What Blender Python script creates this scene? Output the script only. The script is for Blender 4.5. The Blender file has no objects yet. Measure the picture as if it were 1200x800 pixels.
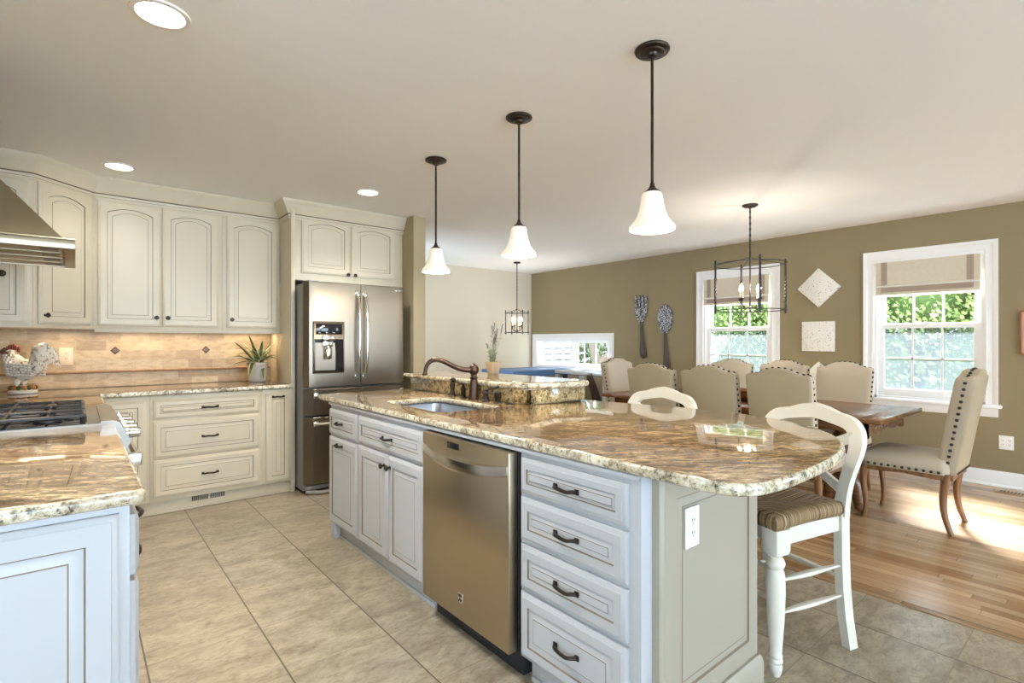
import bpy, bmesh, math, random
from mathutils import Vector, Matrix
random.seed(7)
PI = math.pi
SC = bpy.context.scene
COL = SC.collection
# ------------------------------------------------------------------ camera, sky, sun, daylight, exposure
cam_d = bpy.data.cameras.new('camera'); cam = bpy.data.objects.new('camera', cam_d); COL.objects.link(cam)
cam_d.sensor_width = 36.0; cam_d.lens = 610 / 1200 * 36.0; cam_d.clip_start = 0.05
cam.location = (0, 0, 1.28); cam.rotation_euler = (PI / 2, 0, -math.atan2(510, 610))
SC.camera = cam
SC.view_settings.view_transform = 'Standard'; SC.view_settings.look = 'None'
SC.view_settings.exposure = 0.86; SC.view_settings.gamma = 1.0; SC.view_settings.use_curve_mapping = False
SC.cycles.use_denoising = True
SC.cycles.max_bounces = 10; SC.cycles.diffuse_bounces = 5; SC.cycles.glossy_bounces = 4
SC.cycles.transparent_max_bounces = 16; SC.cycles.sample_clamp_indirect = 8.0
SC.cycles.caustics_reflective = False; SC.cycles.caustics_refractive = False
world = bpy.data.worlds.new('sky'); SC.world = world; world.use_nodes = True
bg = world.node_tree.nodes['Background']
bg.inputs['Color'].default_value = (0.66, 0.82, 1.0, 1); bg.inputs['Strength'].default_value = 8.5

def lamp(name, kind, loc, energy, color=(1, 1, 1), rot=(0, 0, 0), **kw):
    d = bpy.data.lights.new(name, kind); d.energy = energy; d.color = color
    for k, v in kw.items(): setattr(d, k, v)
    o = bpy.data.objects.new(name, d); COL.objects.link(o); o.location = loc; o.rotation_euler = rot
    return o
lamp('sun', 'SUN', (20, 6, 20), 42.0, (.94, .97, 1.0), Vector((-1.15, -.5, -1.2)).to_track_quat('-Z', 'Y').to_euler(), angle=math.radians(13))
# daylight through the windows of the breakfast side, behind and left of the camera
lamp('breakfast_window_daylight', 'AREA', (-2.95, -0.6, 1.35), 8, (.58, .76, 1.0), (0, math.radians(-90), 0), shape='RECTANGLE', size=1.7, size_y=2.8)
lamp('hall_fill', 'AREA', (2.64, 6.1, 1.4), 6, (.72, .85, 1.0), (0, math.radians(-90), 0), shape='RECTANGLE', size=1.4, size_y=1.2)  # added fill lamp with no known source, brightens the far corner

# ------------------------------------------------------------------ materials
def nodes(m):
    m.use_nodes = True
    return m.node_tree.nodes, m.node_tree.links, m.node_tree.nodes['Principled BSDF']
def mat(name, col, rough=.5, metal=0.0, spec=.5, emit=None, estr=0.0, coat=0.0, noise=None, bump=None):
    """noise=(scale, amount, stretch xyz): a slight brightness variation; bump=(scale, strength)"""
    m = bpy.data.materials.new(name); N, L, B = nodes(m)
    B.inputs['Base Color'].default_value = (*col, 1); B.inputs['Roughness'].default_value = rough
    B.inputs['Metallic'].default_value = metal; B.inputs['Specular IOR Level'].default_value = spec
    B.inputs['Coat Weight'].default_value = coat
    if emit: B.inputs['Emission Color'].default_value = (*emit, 1); B.inputs['Emission Strength'].default_value = estr
    if noise or bump:
        tc = N.new('ShaderNodeTexCoord')
    if noise:
        mp = N.new('ShaderNodeMapping'); mp.inputs['Scale'].default_value = noise[2] if len(noise) > 2 else (1, 1, 1)
        L.new(tc.outputs['Object'], mp.inputs['Vector'])
        n = N.new('ShaderNodeTexNoise'); n.inputs['Scale'].default_value = noise[0]; n.inputs['Detail'].default_value = 4
        L.new(mp.outputs['Vector'], n.inputs['Vector'])
        r = N.new('ShaderNodeMapRange'); r.inputs['From Min'].default_value = .3; r.inputs['From Max'].default_value = .7
        r.inputs['To Min'].default_value = 1 - noise[1]; r.inputs['To Max'].default_value = 1 + noise[1]
        L.new(n.outputs['Fac'], r.inputs['Value'])
        hs = N.new('ShaderNodeHueSaturation'); hs.inputs['Color'].default_value = (*col, 1)
        L.new(r.outputs['Result'], hs.inputs['Value']); L.new(hs.outputs['Color'], B.inputs['Base Color'])
    if bump:
        n2 = N.new('ShaderNodeTexNoise'); n2.inputs['Scale'].default_value = bump[0]
        L.new(tc.outputs['Object'], n2.inputs['Vector'])
        b = N.new('ShaderNodeBump'); b.inputs['Strength'].default_value = bump[1]; b.inputs['Distance'].default_value = .01
        L.new(n2.outputs['Fac'], b.inputs['Height']); L.new(b.outputs['Normal'], B.inputs['Normal'])
    return m
def ramp(N, stops):
    r = N.new('ShaderNodeValToRGB'); e = r.color_ramp.elements
    while len(e) < len(stops): e.new(.5)
    for q, (p, c) in zip(e, stops): q.position = p; q.color = (*c, 1)
    return r
def mixc(N, L, fac, a, b, mode='MIX'):
    x = N.new('ShaderNodeMix'); x.data_type = 'RGBA'; x.blend_type = mode
    if isinstance(fac, (int, float)): x.inputs[0].default_value = fac
    else: L.new(fac, x.inputs[0])
    for s, v in ((6, a), (7, b)):
        if isinstance(v, tuple): x.inputs[s].default_value = (*v, 1)
        else: L.new(v, x.inputs[s])
    return x.outputs[2]
def math_n(N, L, op, a, b=None, c=None):
    x = N.new('ShaderNodeMath'); x.operation = op
    for s, v in enumerate((a, b, c)):
        if v is None: continue
        if isinstance(v, (int, float)): x.inputs[s].default_value = v
        else: L.new(v, x.inputs[s])
    return x.outputs[0]

def granite(name, stops, stretch=.36, spk_dark=.5, spk_white=.5, scale=1.0, rough=.05, coat=.08):
    """streaked brown stone: a long-grained mottle with dark and pale flecks"""
    m = bpy.data.materials.new(name); N, L, B = nodes(m)
    g = N.new('ShaderNodeNewGeometry')
    mp = N.new('ShaderNodeMapping'); mp.inputs['Rotation'].default_value = (0, 0, math.radians(38)); L.new(g.outputs['Position'], mp.inputs['Vector'])
    st = N.new('ShaderNodeMapping'); st.inputs['Scale'].default_value = (stretch, 1.0, 1.0); L.new(mp.outputs['Vector'], st.inputs['Vector'])
    def noise(sc, detail, vec, rough=.6, dist=0.0):
        n = N.new('ShaderNodeTexNoise'); n.inputs['Scale'].default_value = sc * scale; n.inputs['Detail'].default_value = detail
        n.inputs['Roughness'].default_value = rough; n.inputs['Distortion'].default_value = dist; L.new(vec, n.inputs['Vector']); return n.outputs['Fac']
    big = noise(4.0, 4, st.outputs['Vector'], .6, .8); mid = noise(46, 5, st.outputs['Vector'], .7, .5)
    fine = noise(120, 3, st.outputs['Vector'], .7); spk = noise(75, 3, st.outputs['Vector'] if stretch < .9 else g.outputs['Position'], .7, .3)
    base = ramp(N, stops)
    L.new(math_n(N, L, 'ADD', math_n(N, L, 'MULTIPLY', mid, .58), math_n(N, L, 'ADD', math_n(N, L, 'MULTIPLY', fine, .28), math_n(N, L, 'MULTIPLY', big, .14))), base.inputs['Fac'])
    tone = ramp(N, [(.36, (.78, .70, .62)), (.62, (1.10, 1.09, 1.03))]); L.new(big, tone.inputs['Fac'])
    c1 = mixc(N, L, 1.0, base.outputs['Color'], tone.outputs['Color'], 'MULTIPLY')
    dark = ramp(N, [(.33, (1, 1, 1)), (.39, (0, 0, 0))]); L.new(spk, dark.inputs['Fac'])
    c2 = mixc(N, L, math_n(N, L, 'MULTIPLY', dark.outputs['Color'], spk_dark), c1, (.03, .027, .026))
    wh = ramp(N, [(.62, (0, 0, 0)), (.69, (1, 1, 1))]); L.new(spk, wh.inputs['Fac'])
    c3 = mixc(N, L, math_n(N, L, 'MULTIPLY', wh.outputs['Color'], spk_white), c2, (.70, .66, .54))
    L.new(c3, B.inputs['Base Color']); B.inputs['Roughness'].default_value = rough; B.inputs['Specular IOR Level'].default_value = .5
    B.inputs['Coat Weight'].default_value = coat; B.inputs['Coat Roughness'].default_value = .03
    return m

def floor_tile():
    m = bpy.data.materials.new('travertine_floor_tile'); N, L, B = nodes(m)
    g = N.new('ShaderNodeNewGeometry'); s = N.new('ShaderNodeSeparateXYZ'); L.new(g.outputs['Position'], s.inputs[0])
    u = math_n(N, L, 'DIVIDE', math_n(N, L, 'SUBTRACT', s.outputs[0], .628), .4175)
    v = math_n(N, L, 'DIVIDE', math_n(N, L, 'SUBTRACT', s.outputs[1], .459), .4085)
    def line(t, half):
        f = math_n(N, L, 'FRACT', t); d = math_n(N, L, 'MINIMUM', f, math_n(N, L, 'SUBTRACT', 1.0, f))
        return math_n(N, L, 'LESS_THAN', d, half)
    lx = line(u, .0075); ly = line(v, .005)
    cx = N.new('ShaderNodeCombineXYZ'); L.new(math_n(N, L, 'FLOOR', u), cx.inputs[0]); L.new(math_n(N, L, 'FLOOR', v), cx.inputs[1])
    wn = N.new('ShaderNodeTexWhiteNoise'); L.new(cx.outputs[0], wn.inputs['Vector'])
    off = N.new('ShaderNodeVectorMath'); off.operation = 'MULTIPLY_ADD'; L.new(cx.outputs[0], off.inputs[0]); off.inputs[1].default_value = (7.3, 3.1, 0); L.new(g.outputs['Position'], off.inputs[2])
    mp = N.new('ShaderNodeMapping'); mp.inputs['Scale'].default_value = (1.0, 1.9, 1); mp.inputs['Rotation'].default_value = (0, 0, .35); L.new(off.outputs[0], mp.inputs['Vector'])
    n1 = N.new('ShaderNodeTexNoise'); n1.inputs['Scale'].default_value = 5; n1.inputs['Detail'].default_value = 8; n1.inputs['Roughness'].default_value = .65; n1.inputs['Distortion'].default_value = .8; L.new(mp.outputs[0], n1.inputs['Vector'])
    n2 = N.new('ShaderNodeTexNoise'); n2.inputs['Scale'].default_value = 26; n2.inputs['Detail'].default_value = 6; n2.inputs['Distortion'].default_value = 1.2; L.new(mp.outputs[0], n2.inputs['Vector'])
    r = ramp(N, [(.32, (.265, .215, .145)), (.48, (.37, .31, .225)), (.66, (.465, .405, .305))]); L.new(n1.outputs['Fac'], r.inputs['Fac'])
    r2 = ramp(N, [(.34, (.78, .74, .68)), (.52, (1, 1, 1)), (.72, (1.08, 1.07, 1.05))]); L.new(n2.outputs['Fac'], r2.inputs['Fac'])
    c = mixc(N, L, 1.0, r.outputs['Color'], r2.outputs['Color'], 'MULTIPLY')
    tv = N.new('ShaderNodeMapRange'); tv.inputs['To Min'].default_value = .93; tv.inputs['To Max'].default_value = 1.06; L.new(wn.outputs['Value'], tv.inputs['Value'])
    hs = N.new('ShaderNodeHueSaturation'); L.new(c, hs.inputs['Color']); L.new(tv.outputs[0], hs.inputs['Value'])
    c = mixc(N, L, ly, hs.outputs['Color'], (.26, .20, .13)); c = mixc(N, L, lx, c, (.10, .075, .05))
    L.new(c, B.inputs['Base Color']); B.inputs['Roughness'].default_value = .30
    b = N.new('ShaderNodeBump'); b.inputs['Strength'].default_value = .25; b.inputs['Distance'].default_value = .003
    L.new(math_n(N, L, 'SUBTRACT', 1.0, math_n(N, L, 'MAXIMUM', lx, ly)), b.inputs['Height']); L.new(b.outputs['Normal'], B.inputs['Normal'])
    return m

def oak_floor():
    m = bpy.data.materials.new('oak_strip_floor'); N, L, B = nodes(m)
    g = N.new('ShaderNodeNewGeometry'); s = N.new('ShaderNodeSeparateXYZ'); L.new(g.outputs['Position'], s.inputs[0])
    row = N.new('ShaderNodeTexWhiteNoise'); row.noise_dimensions = '1D'; L.new(math_n(N, L, 'FLOOR', math_n(N, L, 'DIVIDE', s.outputs[0], .058)), row.inputs['W'])
    cb = N.new('ShaderNodeCombineXYZ'); L.new(math_n(N, L, 'ADD', math_n(N, L, 'MULTIPLY', row.outputs['Value'], 7.3), math_n(N, L, 'ADD', s.outputs[1], 20)), cb.inputs[0]); L.new(s.outputs[0], cb.inputs[1])
    br = N.new('ShaderNodeTexBrick'); L.new(cb.outputs[0], br.inputs['Vector']); br.offset = 0.0
    br.inputs['Scale'].default_value = 1; br.inputs['Brick Width'].default_value = .95; br.inputs['Row Height'].default_value = .058
    br.inputs['Mortar Size'].default_value = .0012; br.inputs['Mortar Smooth'].default_value = .2
    br.inputs['Color1'].default_value = (.30, .17, .075, 1); br.inputs['Color2'].default_value = (.60, .42, .245, 1); br.inputs['Mortar'].default_value = (.17, .09, .04, 1)
    mp = N.new('ShaderNodeMapping'); mp.inputs['Scale'].default_value = (1.2, 22, 1); L.new(cb.outputs[0], mp.inputs['Vector'])
    n = N.new('ShaderNodeTexNoise'); n.inputs['Scale'].default_value = 4; n.inputs['Detail'].default_value = 6; L.new(mp.outputs[0], n.inputs['Vector'])
    r = ramp(N, [(.3, (.80, .76, .70)), (.7, (1.1, 1.08, 1.05))]); L.new(n.outputs['Fac'], r.inputs['Fac'])
    L.new(mixc(N, L, 1.0, br.outputs['Color'], r.outputs['Color'], 'MULTIPLY'), B.inputs['Base Color'])
    B.inputs['Roughness'].default_value = .27; B.inputs['Coat Weight'].default_value = .35; B.inputs['Coat Roughness'].default_value = .22
    return m

def splash_tile(name, w, h, ox, oz):
    m = bpy.data.materials.new(name); N, L, B = nodes(m)
    g = N.new('ShaderNodeNewGeometry'); s = N.new('ShaderNodeSeparateXYZ'); L.new(g.outputs['Position'], s.inputs[0])
    cb = N.new('ShaderNodeCombineXYZ'); L.new(math_n(N, L, 'ADD', math_n(N, L, 'ADD', s.outputs[0], s.outputs[1]), ox + 20), cb.inputs[0]); L.new(math_n(N, L, 'SUBTRACT', s.outputs[2], oz), cb.inputs[1])
    br = N.new('ShaderNodeTexBrick'); L.new(cb.outputs[0], br.inputs['Vector']); br.offset = .5
    br.inputs['Scale'].default_value = 1; br.inputs['Brick Width'].default_value = w; br.inputs['Row Height'].default_value = h
    br.inputs['Mortar Size'].default_value = .0016; br.inputs['Mortar Smooth'].default_value = .3; br.inputs['Bias'].default_value = -.15
    br.inputs['Color1'].default_value = (.58, .45, .28, 1); br.inputs['Color2'].default_value = (.34, .235, .125, 1); br.inputs['Mortar'].default_value = (.47, .38, .26, 1)
    mp = N.new('ShaderNodeMapping'); mp.inputs['Scale'].default_value = (14, 14, 34); L.new(g.outputs['Position'], mp.inputs['Vector'])
    n = N.new('ShaderNodeTexNoise'); n.inputs['Scale'].default_value = 1; n.inputs['Detail'].default_value = 6; n.inputs['Roughness'].default_value = .7; L.new(mp.outputs[0], n.inputs['Vector'])
    r = ramp(N, [(.3, (.72, .68, .62)), (.52, (1, 1, 1)), (.72, (1.14, 1.12, 1.1))]); L.new(n.outputs['Fac'], r.inputs['Fac'])
    L.new(mixc(N, L, 1.0, br.outputs['Color'], r.outputs['Color'], 'MULTIPLY'), B.inputs['Base Color']); B.inputs['Roughness'].default_value = .42
    return m

def steel(name, col, rough, aniso=.75):
    m = bpy.data.materials.new(name); N, L, B = nodes(m)
    B.inputs['Base Color'].default_value = (*col, 1); B.inputs['Metallic'].default_value = 1; B.inputs['Roughness'].default_value = rough
    B.inputs['Anisotropic'].default_value = aniso
    t = N.new('ShaderNodeTangent'); t.direction_type = 'RADIAL'; t.axis = 'Z'; L.new(t.outputs[0], B.inputs['Tangent'])
    tc = N.new('ShaderNodeTexCoord'); mp = N.new('ShaderNodeMapping'); mp.inputs['Scale'].default_value = (3, 3, 700); L.new(tc.outputs['Object'], mp.inputs['Vector'])
    n = N.new('ShaderNodeTexNoise'); n.inputs['Scale'].default_value = 1; n.inputs['Detail'].default_value = 2; L.new(mp.outputs[0], n.inputs['Vector'])
    b = N.new('ShaderNodeBump'); b.inputs['Strength'].default_value = .05; b.inputs['Distance'].default_value = .001; L.new(n.outputs['Fac'], b.inputs['Height']); L.new(b.outputs[0], B.inputs['Normal'])
    return m

def speckled(name, base, spot, scale, lo, hi, rough=.6, metal=0.0):
    m = bpy.data.materials.new(name); N, L, B = nodes(m)
    tc = N.new('ShaderNodeTexCoord'); n = N.new('ShaderNodeTexNoise'); n.inputs['Scale'].default_value = scale; n.inputs['Detail'].default_value = 3; L.new(tc.outputs['Object'], n.inputs['Vector'])
    r = ramp(N, [(lo, spot), (hi, base)]); L.new(n.outputs['Fac'], r.inputs['Fac']); L.new(r.outputs['Color'], B.inputs['Base Color'])
    B.inputs['Roughness'].default_value = rough; B.inputs['Metallic'].default_value = metal
    return m

def rush():
    m = bpy.data.materials.new('woven_rush'); N, L, B = nodes(m)
    tc = N.new('ShaderNodeTexCoord'); s = N.new('ShaderNodeSeparateXYZ'); L.new(tc.outputs['Object'], s.inputs[0])
    ax = math_n(N, L, 'ABSOLUTE', s.outputs[0]); ay = math_n(N, L, 'ABSOLUTE', s.outputs[1])
    side = math_n(N, L, 'GREATER_THAN', ax, ay)              # strands run toward the nearest rail, as in a woven rush seat
    t = N.new('ShaderNodeMix'); L.new(side, t.inputs[0]); L.new(s.outputs[0], t.inputs[2]); L.new(s.outputs[1], t.inputs[3])
    cb = N.new('ShaderNodeCombineXYZ'); L.new(math_n(N, L, 'MULTIPLY', t.outputs[0], 85), cb.inputs[0]); L.new(math_n(N, L, 'MULTIPLY', side, 9), cb.inputs[1])
    n = N.new('ShaderNodeTexNoise'); n.inputs['Scale'].default_value = 1; n.inputs['Detail'].default_value = 2; L.new(cb.outputs[0], n.inputs['Vector'])
    r = ramp(N, [(.36, (.06, .032, .012)), (.5, (.22, .135, .06)), (.66, (.46, .33, .18))]); L.new(n.outputs['Fac'], r.inputs['Fac'])
    L.new(r.outputs['Color'], B.inputs['Base Color']); B.inputs['Roughness'].default_value = .65
    b = N.new('ShaderNodeBump'); b.inputs['Strength'].default_value = .6; b.inputs['Distance'].default_value = .004; L.new(n.outputs['Fac'], b.inputs['Height']); L.new(b.outputs[0], B.inputs['Normal'])
    return m

def wood(name, dark, light, rough=.35, along='Y', scale=3.0):
    m = bpy.data.materials.new(name); N, L, B = nodes(m)
    tc = N.new('ShaderNodeTexCoord'); mp = N.new('ShaderNodeMapping'); sc = {'X': (1, 14, 14), 'Y': (14, 1, 14), 'Z': (14, 14, 1)}[along]
    mp.inputs['Scale'].default_value = sc; L.new(tc.outputs['Object'], mp.inputs['Vector'])
    n = N.new('ShaderNodeTexNoise'); n.inputs['Scale'].default_value = scale; n.inputs['Detail'].default_value = 5; n.inputs['Distortion'].default_value = .5; L.new(mp.outputs[0], n.inputs['Vector'])
    r = ramp(N, [(.32, dark), (.68, light)]); L.new(n.outputs['Fac'], r.inputs['Fac']); L.new(r.outputs['Color'], B.inputs['Base Color'])
    B.inputs['Roughness'].default_value = rough
    return m

def thin_glass(name, haze=0.0, tint=(1, 1, 1)):
    m = bpy.data.materials.new(name); m.use_nodes = True; N = m.node_tree.nodes; L = m.node_tree.links; N.clear()
    o = N.new('ShaderNodeOutputMaterial'); t = N.new('ShaderNodeBsdfTransparent'); t.inputs[0].default_value = (*tint, 1)
    g = N.new('ShaderNodeBsdfGlossy'); g.inputs['Roughness'].default_value = .02
    f = N.new('ShaderNodeLayerWeight'); f.inputs['Blend'].default_value = .5; mx = N.new('ShaderNodeMixShader')
    L.new(math_n(N, L, 'MULTIPLY_ADD', math_n(N, L, 'POWER', f.outputs['Facing'], 4.0), .8, .03), mx.inputs[0]); L.new(t.outputs[0], mx.inputs[1]); L.new(g.outputs[0], mx.inputs[2]); out = mx
    if haze:
        d = N.new('ShaderNodeBsdfTranslucent'); d.inputs[0].default_value = (.055, .062, .070, 1); m2 = N.new('ShaderNodeMixShader'); m2.inputs[0].default_value = haze
        L.new(mx.outputs[0], m2.inputs[1]); L.new(d.outputs[0], m2.inputs[2]); out = m2
    L.new(out.outputs[0], o.inputs[0])
    return m

M = dict(
    cream=mat('cream_cabinet_paint', (.665, .60, .46), .38, noise=(3, .03)),
    white=mat('white_cabinet_paint', (.465, .48, .50), .36, noise=(3, .02)),
    beige=mat('beige_panel_paint', (.37, .335, .265), .42),
    glaze=mat('brown_glaze', (.20, .155, .10), .5),
    granite=granite('granite', [(.36, (.035, .022, .014)), (.44, (.13, .08, .043)), (.50, (.27, .185, .105)), (.56, (.44, .34, .215)), (.64, (.70, .62, .46))]),
    granite_edge=granite('granite_rough_edge', [(.36, (.035, .035, .035)), (.44, (.30, .27, .19)), (.50, (.60, .56, .44)), (.58, (.76, .74, .66)), (.68, (.86, .85, .80))], 1.0, .85, .5, .8, .16, .3), granite_riser=granite('granite_splash', [(.37, (.02, .018, .014)), (.44, (.15, .11, .045)), (.50, (.38, .31, .16)), (.58, (.58, .50, .31)), (.68, (.74, .68, .50))], 1.0, .8, .3, .8, .10, .4), tile=floor_tile(), oak=oak_floor(),  # granite_edge: whitened copy of the stone, daylight on the rims put into its colour
    splash=splash_tile('travertine_brick_tile', .185, .0805, .03, 1.048), splash_low=splash_tile('travertine_base_tile', .20, .058, .11, .915),
    liner=mat('travertine_liner', (.42, .26, .15), .4, noise=(40, .2)),
    accent=mat('bronze_accent_tile', (.11, .055, .03), .3, .3),
    steel=steel('brushed_stainless', (.215, .18, .135), .32), steel_top=mat('cooktop_steel', (.27, .25, .22), .36, 1), steel_dark=mat('dark_grey_steel', (.30, .30, .30), .45, .4),
    steel_dw=steel('brushed_stainless_bronze', (.49, .41, .29), .30), chrome=mat('polished_chrome', (.72, .71, .69), .14, 1),
    steel_hood=steel('hood_stainless', (.40, .355, .26), .34), bowl=steel('sink_steel', (.52, .54, .58), .28, .3),
    bronze=mat('oil_rubbed_bronze', (.045, .033, .025), .36, .75), bronze_b=mat('brown_bronze', (.065, .036, .024), .30, .75),
    black=mat('black_iron', (.013, .013, .014), .42), blackgloss=mat('black_gloss', (.01, .01, .012), .08), rubber=mat('black_plastic', (.02, .02, .022), .5),
    olive=mat('olive_wall_paint', (.27, .215, .118), .7, noise=(1.5, .02)), khaki=mat('khaki_wall_paint', (.40, .335, .205), .7), cream_wall=mat('cream_wall_paint', (.63, .575, .465), .75),
    ceiling=mat('ceiling_paint', (.93, .94, .95), .85), trim=mat('white_trim_paint', (.84, .84, .83), .35),
    plate=mat('white_plastic', (.83, .82, .79), .35), plate_tan=mat('almond_plastic', (.70, .58, .42), .4), slot=mat('outlet_slot', (.06, .05, .04), .6),
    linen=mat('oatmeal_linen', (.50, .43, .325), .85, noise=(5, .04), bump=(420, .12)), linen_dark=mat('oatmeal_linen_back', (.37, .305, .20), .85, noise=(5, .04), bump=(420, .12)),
    nail=mat('dark_nailhead', (.045, .035, .03), .3, .8),
    legwood=wood('chair_leg_wood', (.13, .058, .022), (.27, .13, .055), .35, 'Z'), tablewood=wood('table_wood', (.115, .045, .016), (.25, .11, .042), .22, 'Y'), darkwood=wood('dark_handle_wood', (.03, .014, .009), (.075, .032, .018), .35, 'Z'),
    stool=mat('antique_white_paint', (.70, .675, .59), .40, noise=(9, .03)), rush=rush(),
    shade=mat('frosted_white_glass', (.92, .86, .76), .35, emit=(1, .80, .55), estr=.17), bulb=mat('warm_bulb', (1, .9, .7), .4, emit=(1, .78, .50), estr=28),
    disc=mat('lit_lens', (1, .97, .9), .4, emit=(1, .90, .72), estr=7), candle=mat('candle_sleeve', (.75, .62, .42), .5),
    iron=mat('wrought_iron', (.035, .03, .028), .45, .6),
    pot=mat('glazed_grey_pot', (.55, .52, .45), .35), soil=mat('soil', (.05, .035, .025), .9), clay=mat('tan_clay_pot', (.42, .32, .20), .7, bump=(60, .3)),
    ceramic=speckled('white_speckled_ceramic', (.82, .76, .66), (.25, .19, .13), 42, .36, .44, .3), comb=mat('red_glaze', (.23, .045, .035), .3), orange=mat('orange_glaze', (.55, .22, .06), .35), greenglaze=mat('green_glaze', (.10, .13, .05), .35),
    canvas=speckled('distressed_white_board', (.78, .75, .68), (.22, .16, .10), 75, .325, .375, .8), pewter=speckled('mottled_pewter', (.42, .42, .43), (.03, .025, .025), 60, .45, .57, .4, .3),
    shadecloth=mat('oat_shade_cloth', (.62, .555, .44), .9, noise=(30, .03)), band=mat('taupe_band', (.36, .28, .22), .9), piping=mat('white_piping', (.85, .83, .8), .7),
    glass=thin_glass('window_glass'), screen=thin_glass('screened_window_glass', .42), tabletopglass=thin_glass('table_glass', 0.0, (.88, .92, .95)),
    blue=mat('blue_playfield', (.10, .20, .42), .4), greyframe=mat('silver_grey_paint', (.55, .56, .57), .3, .3),
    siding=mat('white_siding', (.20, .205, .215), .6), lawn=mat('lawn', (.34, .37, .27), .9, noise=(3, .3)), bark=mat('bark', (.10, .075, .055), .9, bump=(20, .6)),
    vent=mat('almond_vent', (.70, .65, .52), .45), oakvent=mat('oak_vent', (.52, .36, .21), .4), frame=wood('orange_frame_wood', (.25, .09, .03), (.45, .18, .06), .4, 'Z'), artpaper=mat('warm_print', (.6, .45, .25), .7, noise=(8, .3)),
)
def leafmat(name, c1, c2, scale, transl=.35):
    m = bpy.data.materials.new(name); N, L, B = nodes(m); tc = N.new('ShaderNodeTexCoord'); n = N.new('ShaderNodeTexNoise'); n.inputs['Scale'].default_value = scale
    L.new(tc.outputs['Object'], n.inputs['Vector']); r = ramp(N, [(.35, c1), (.65, c2)]); L.new(n.outputs['Fac'], r.inputs['Fac']); L.new(r.outputs['Color'], B.inputs['Base Color'])
    B.inputs['Roughness'].default_value = .5
    return m
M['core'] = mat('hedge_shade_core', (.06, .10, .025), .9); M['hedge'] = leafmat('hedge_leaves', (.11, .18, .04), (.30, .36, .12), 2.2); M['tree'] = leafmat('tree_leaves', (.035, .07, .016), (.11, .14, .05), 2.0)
M['strap'] = leafmat('strap_leaf', (.035, .06, .015), (.16, .19, .06), 9); M['strapedge'] = mat('pale_leaf_edge', (.50, .48, .25), .45)
M['lavleaf'] = leafmat('lavender_leaf', (.10, .13, .07), (.28, .33, .20), 30); M['lavflower'] = mat('dried_lavender', (.085, .075, .10), .7)

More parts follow.
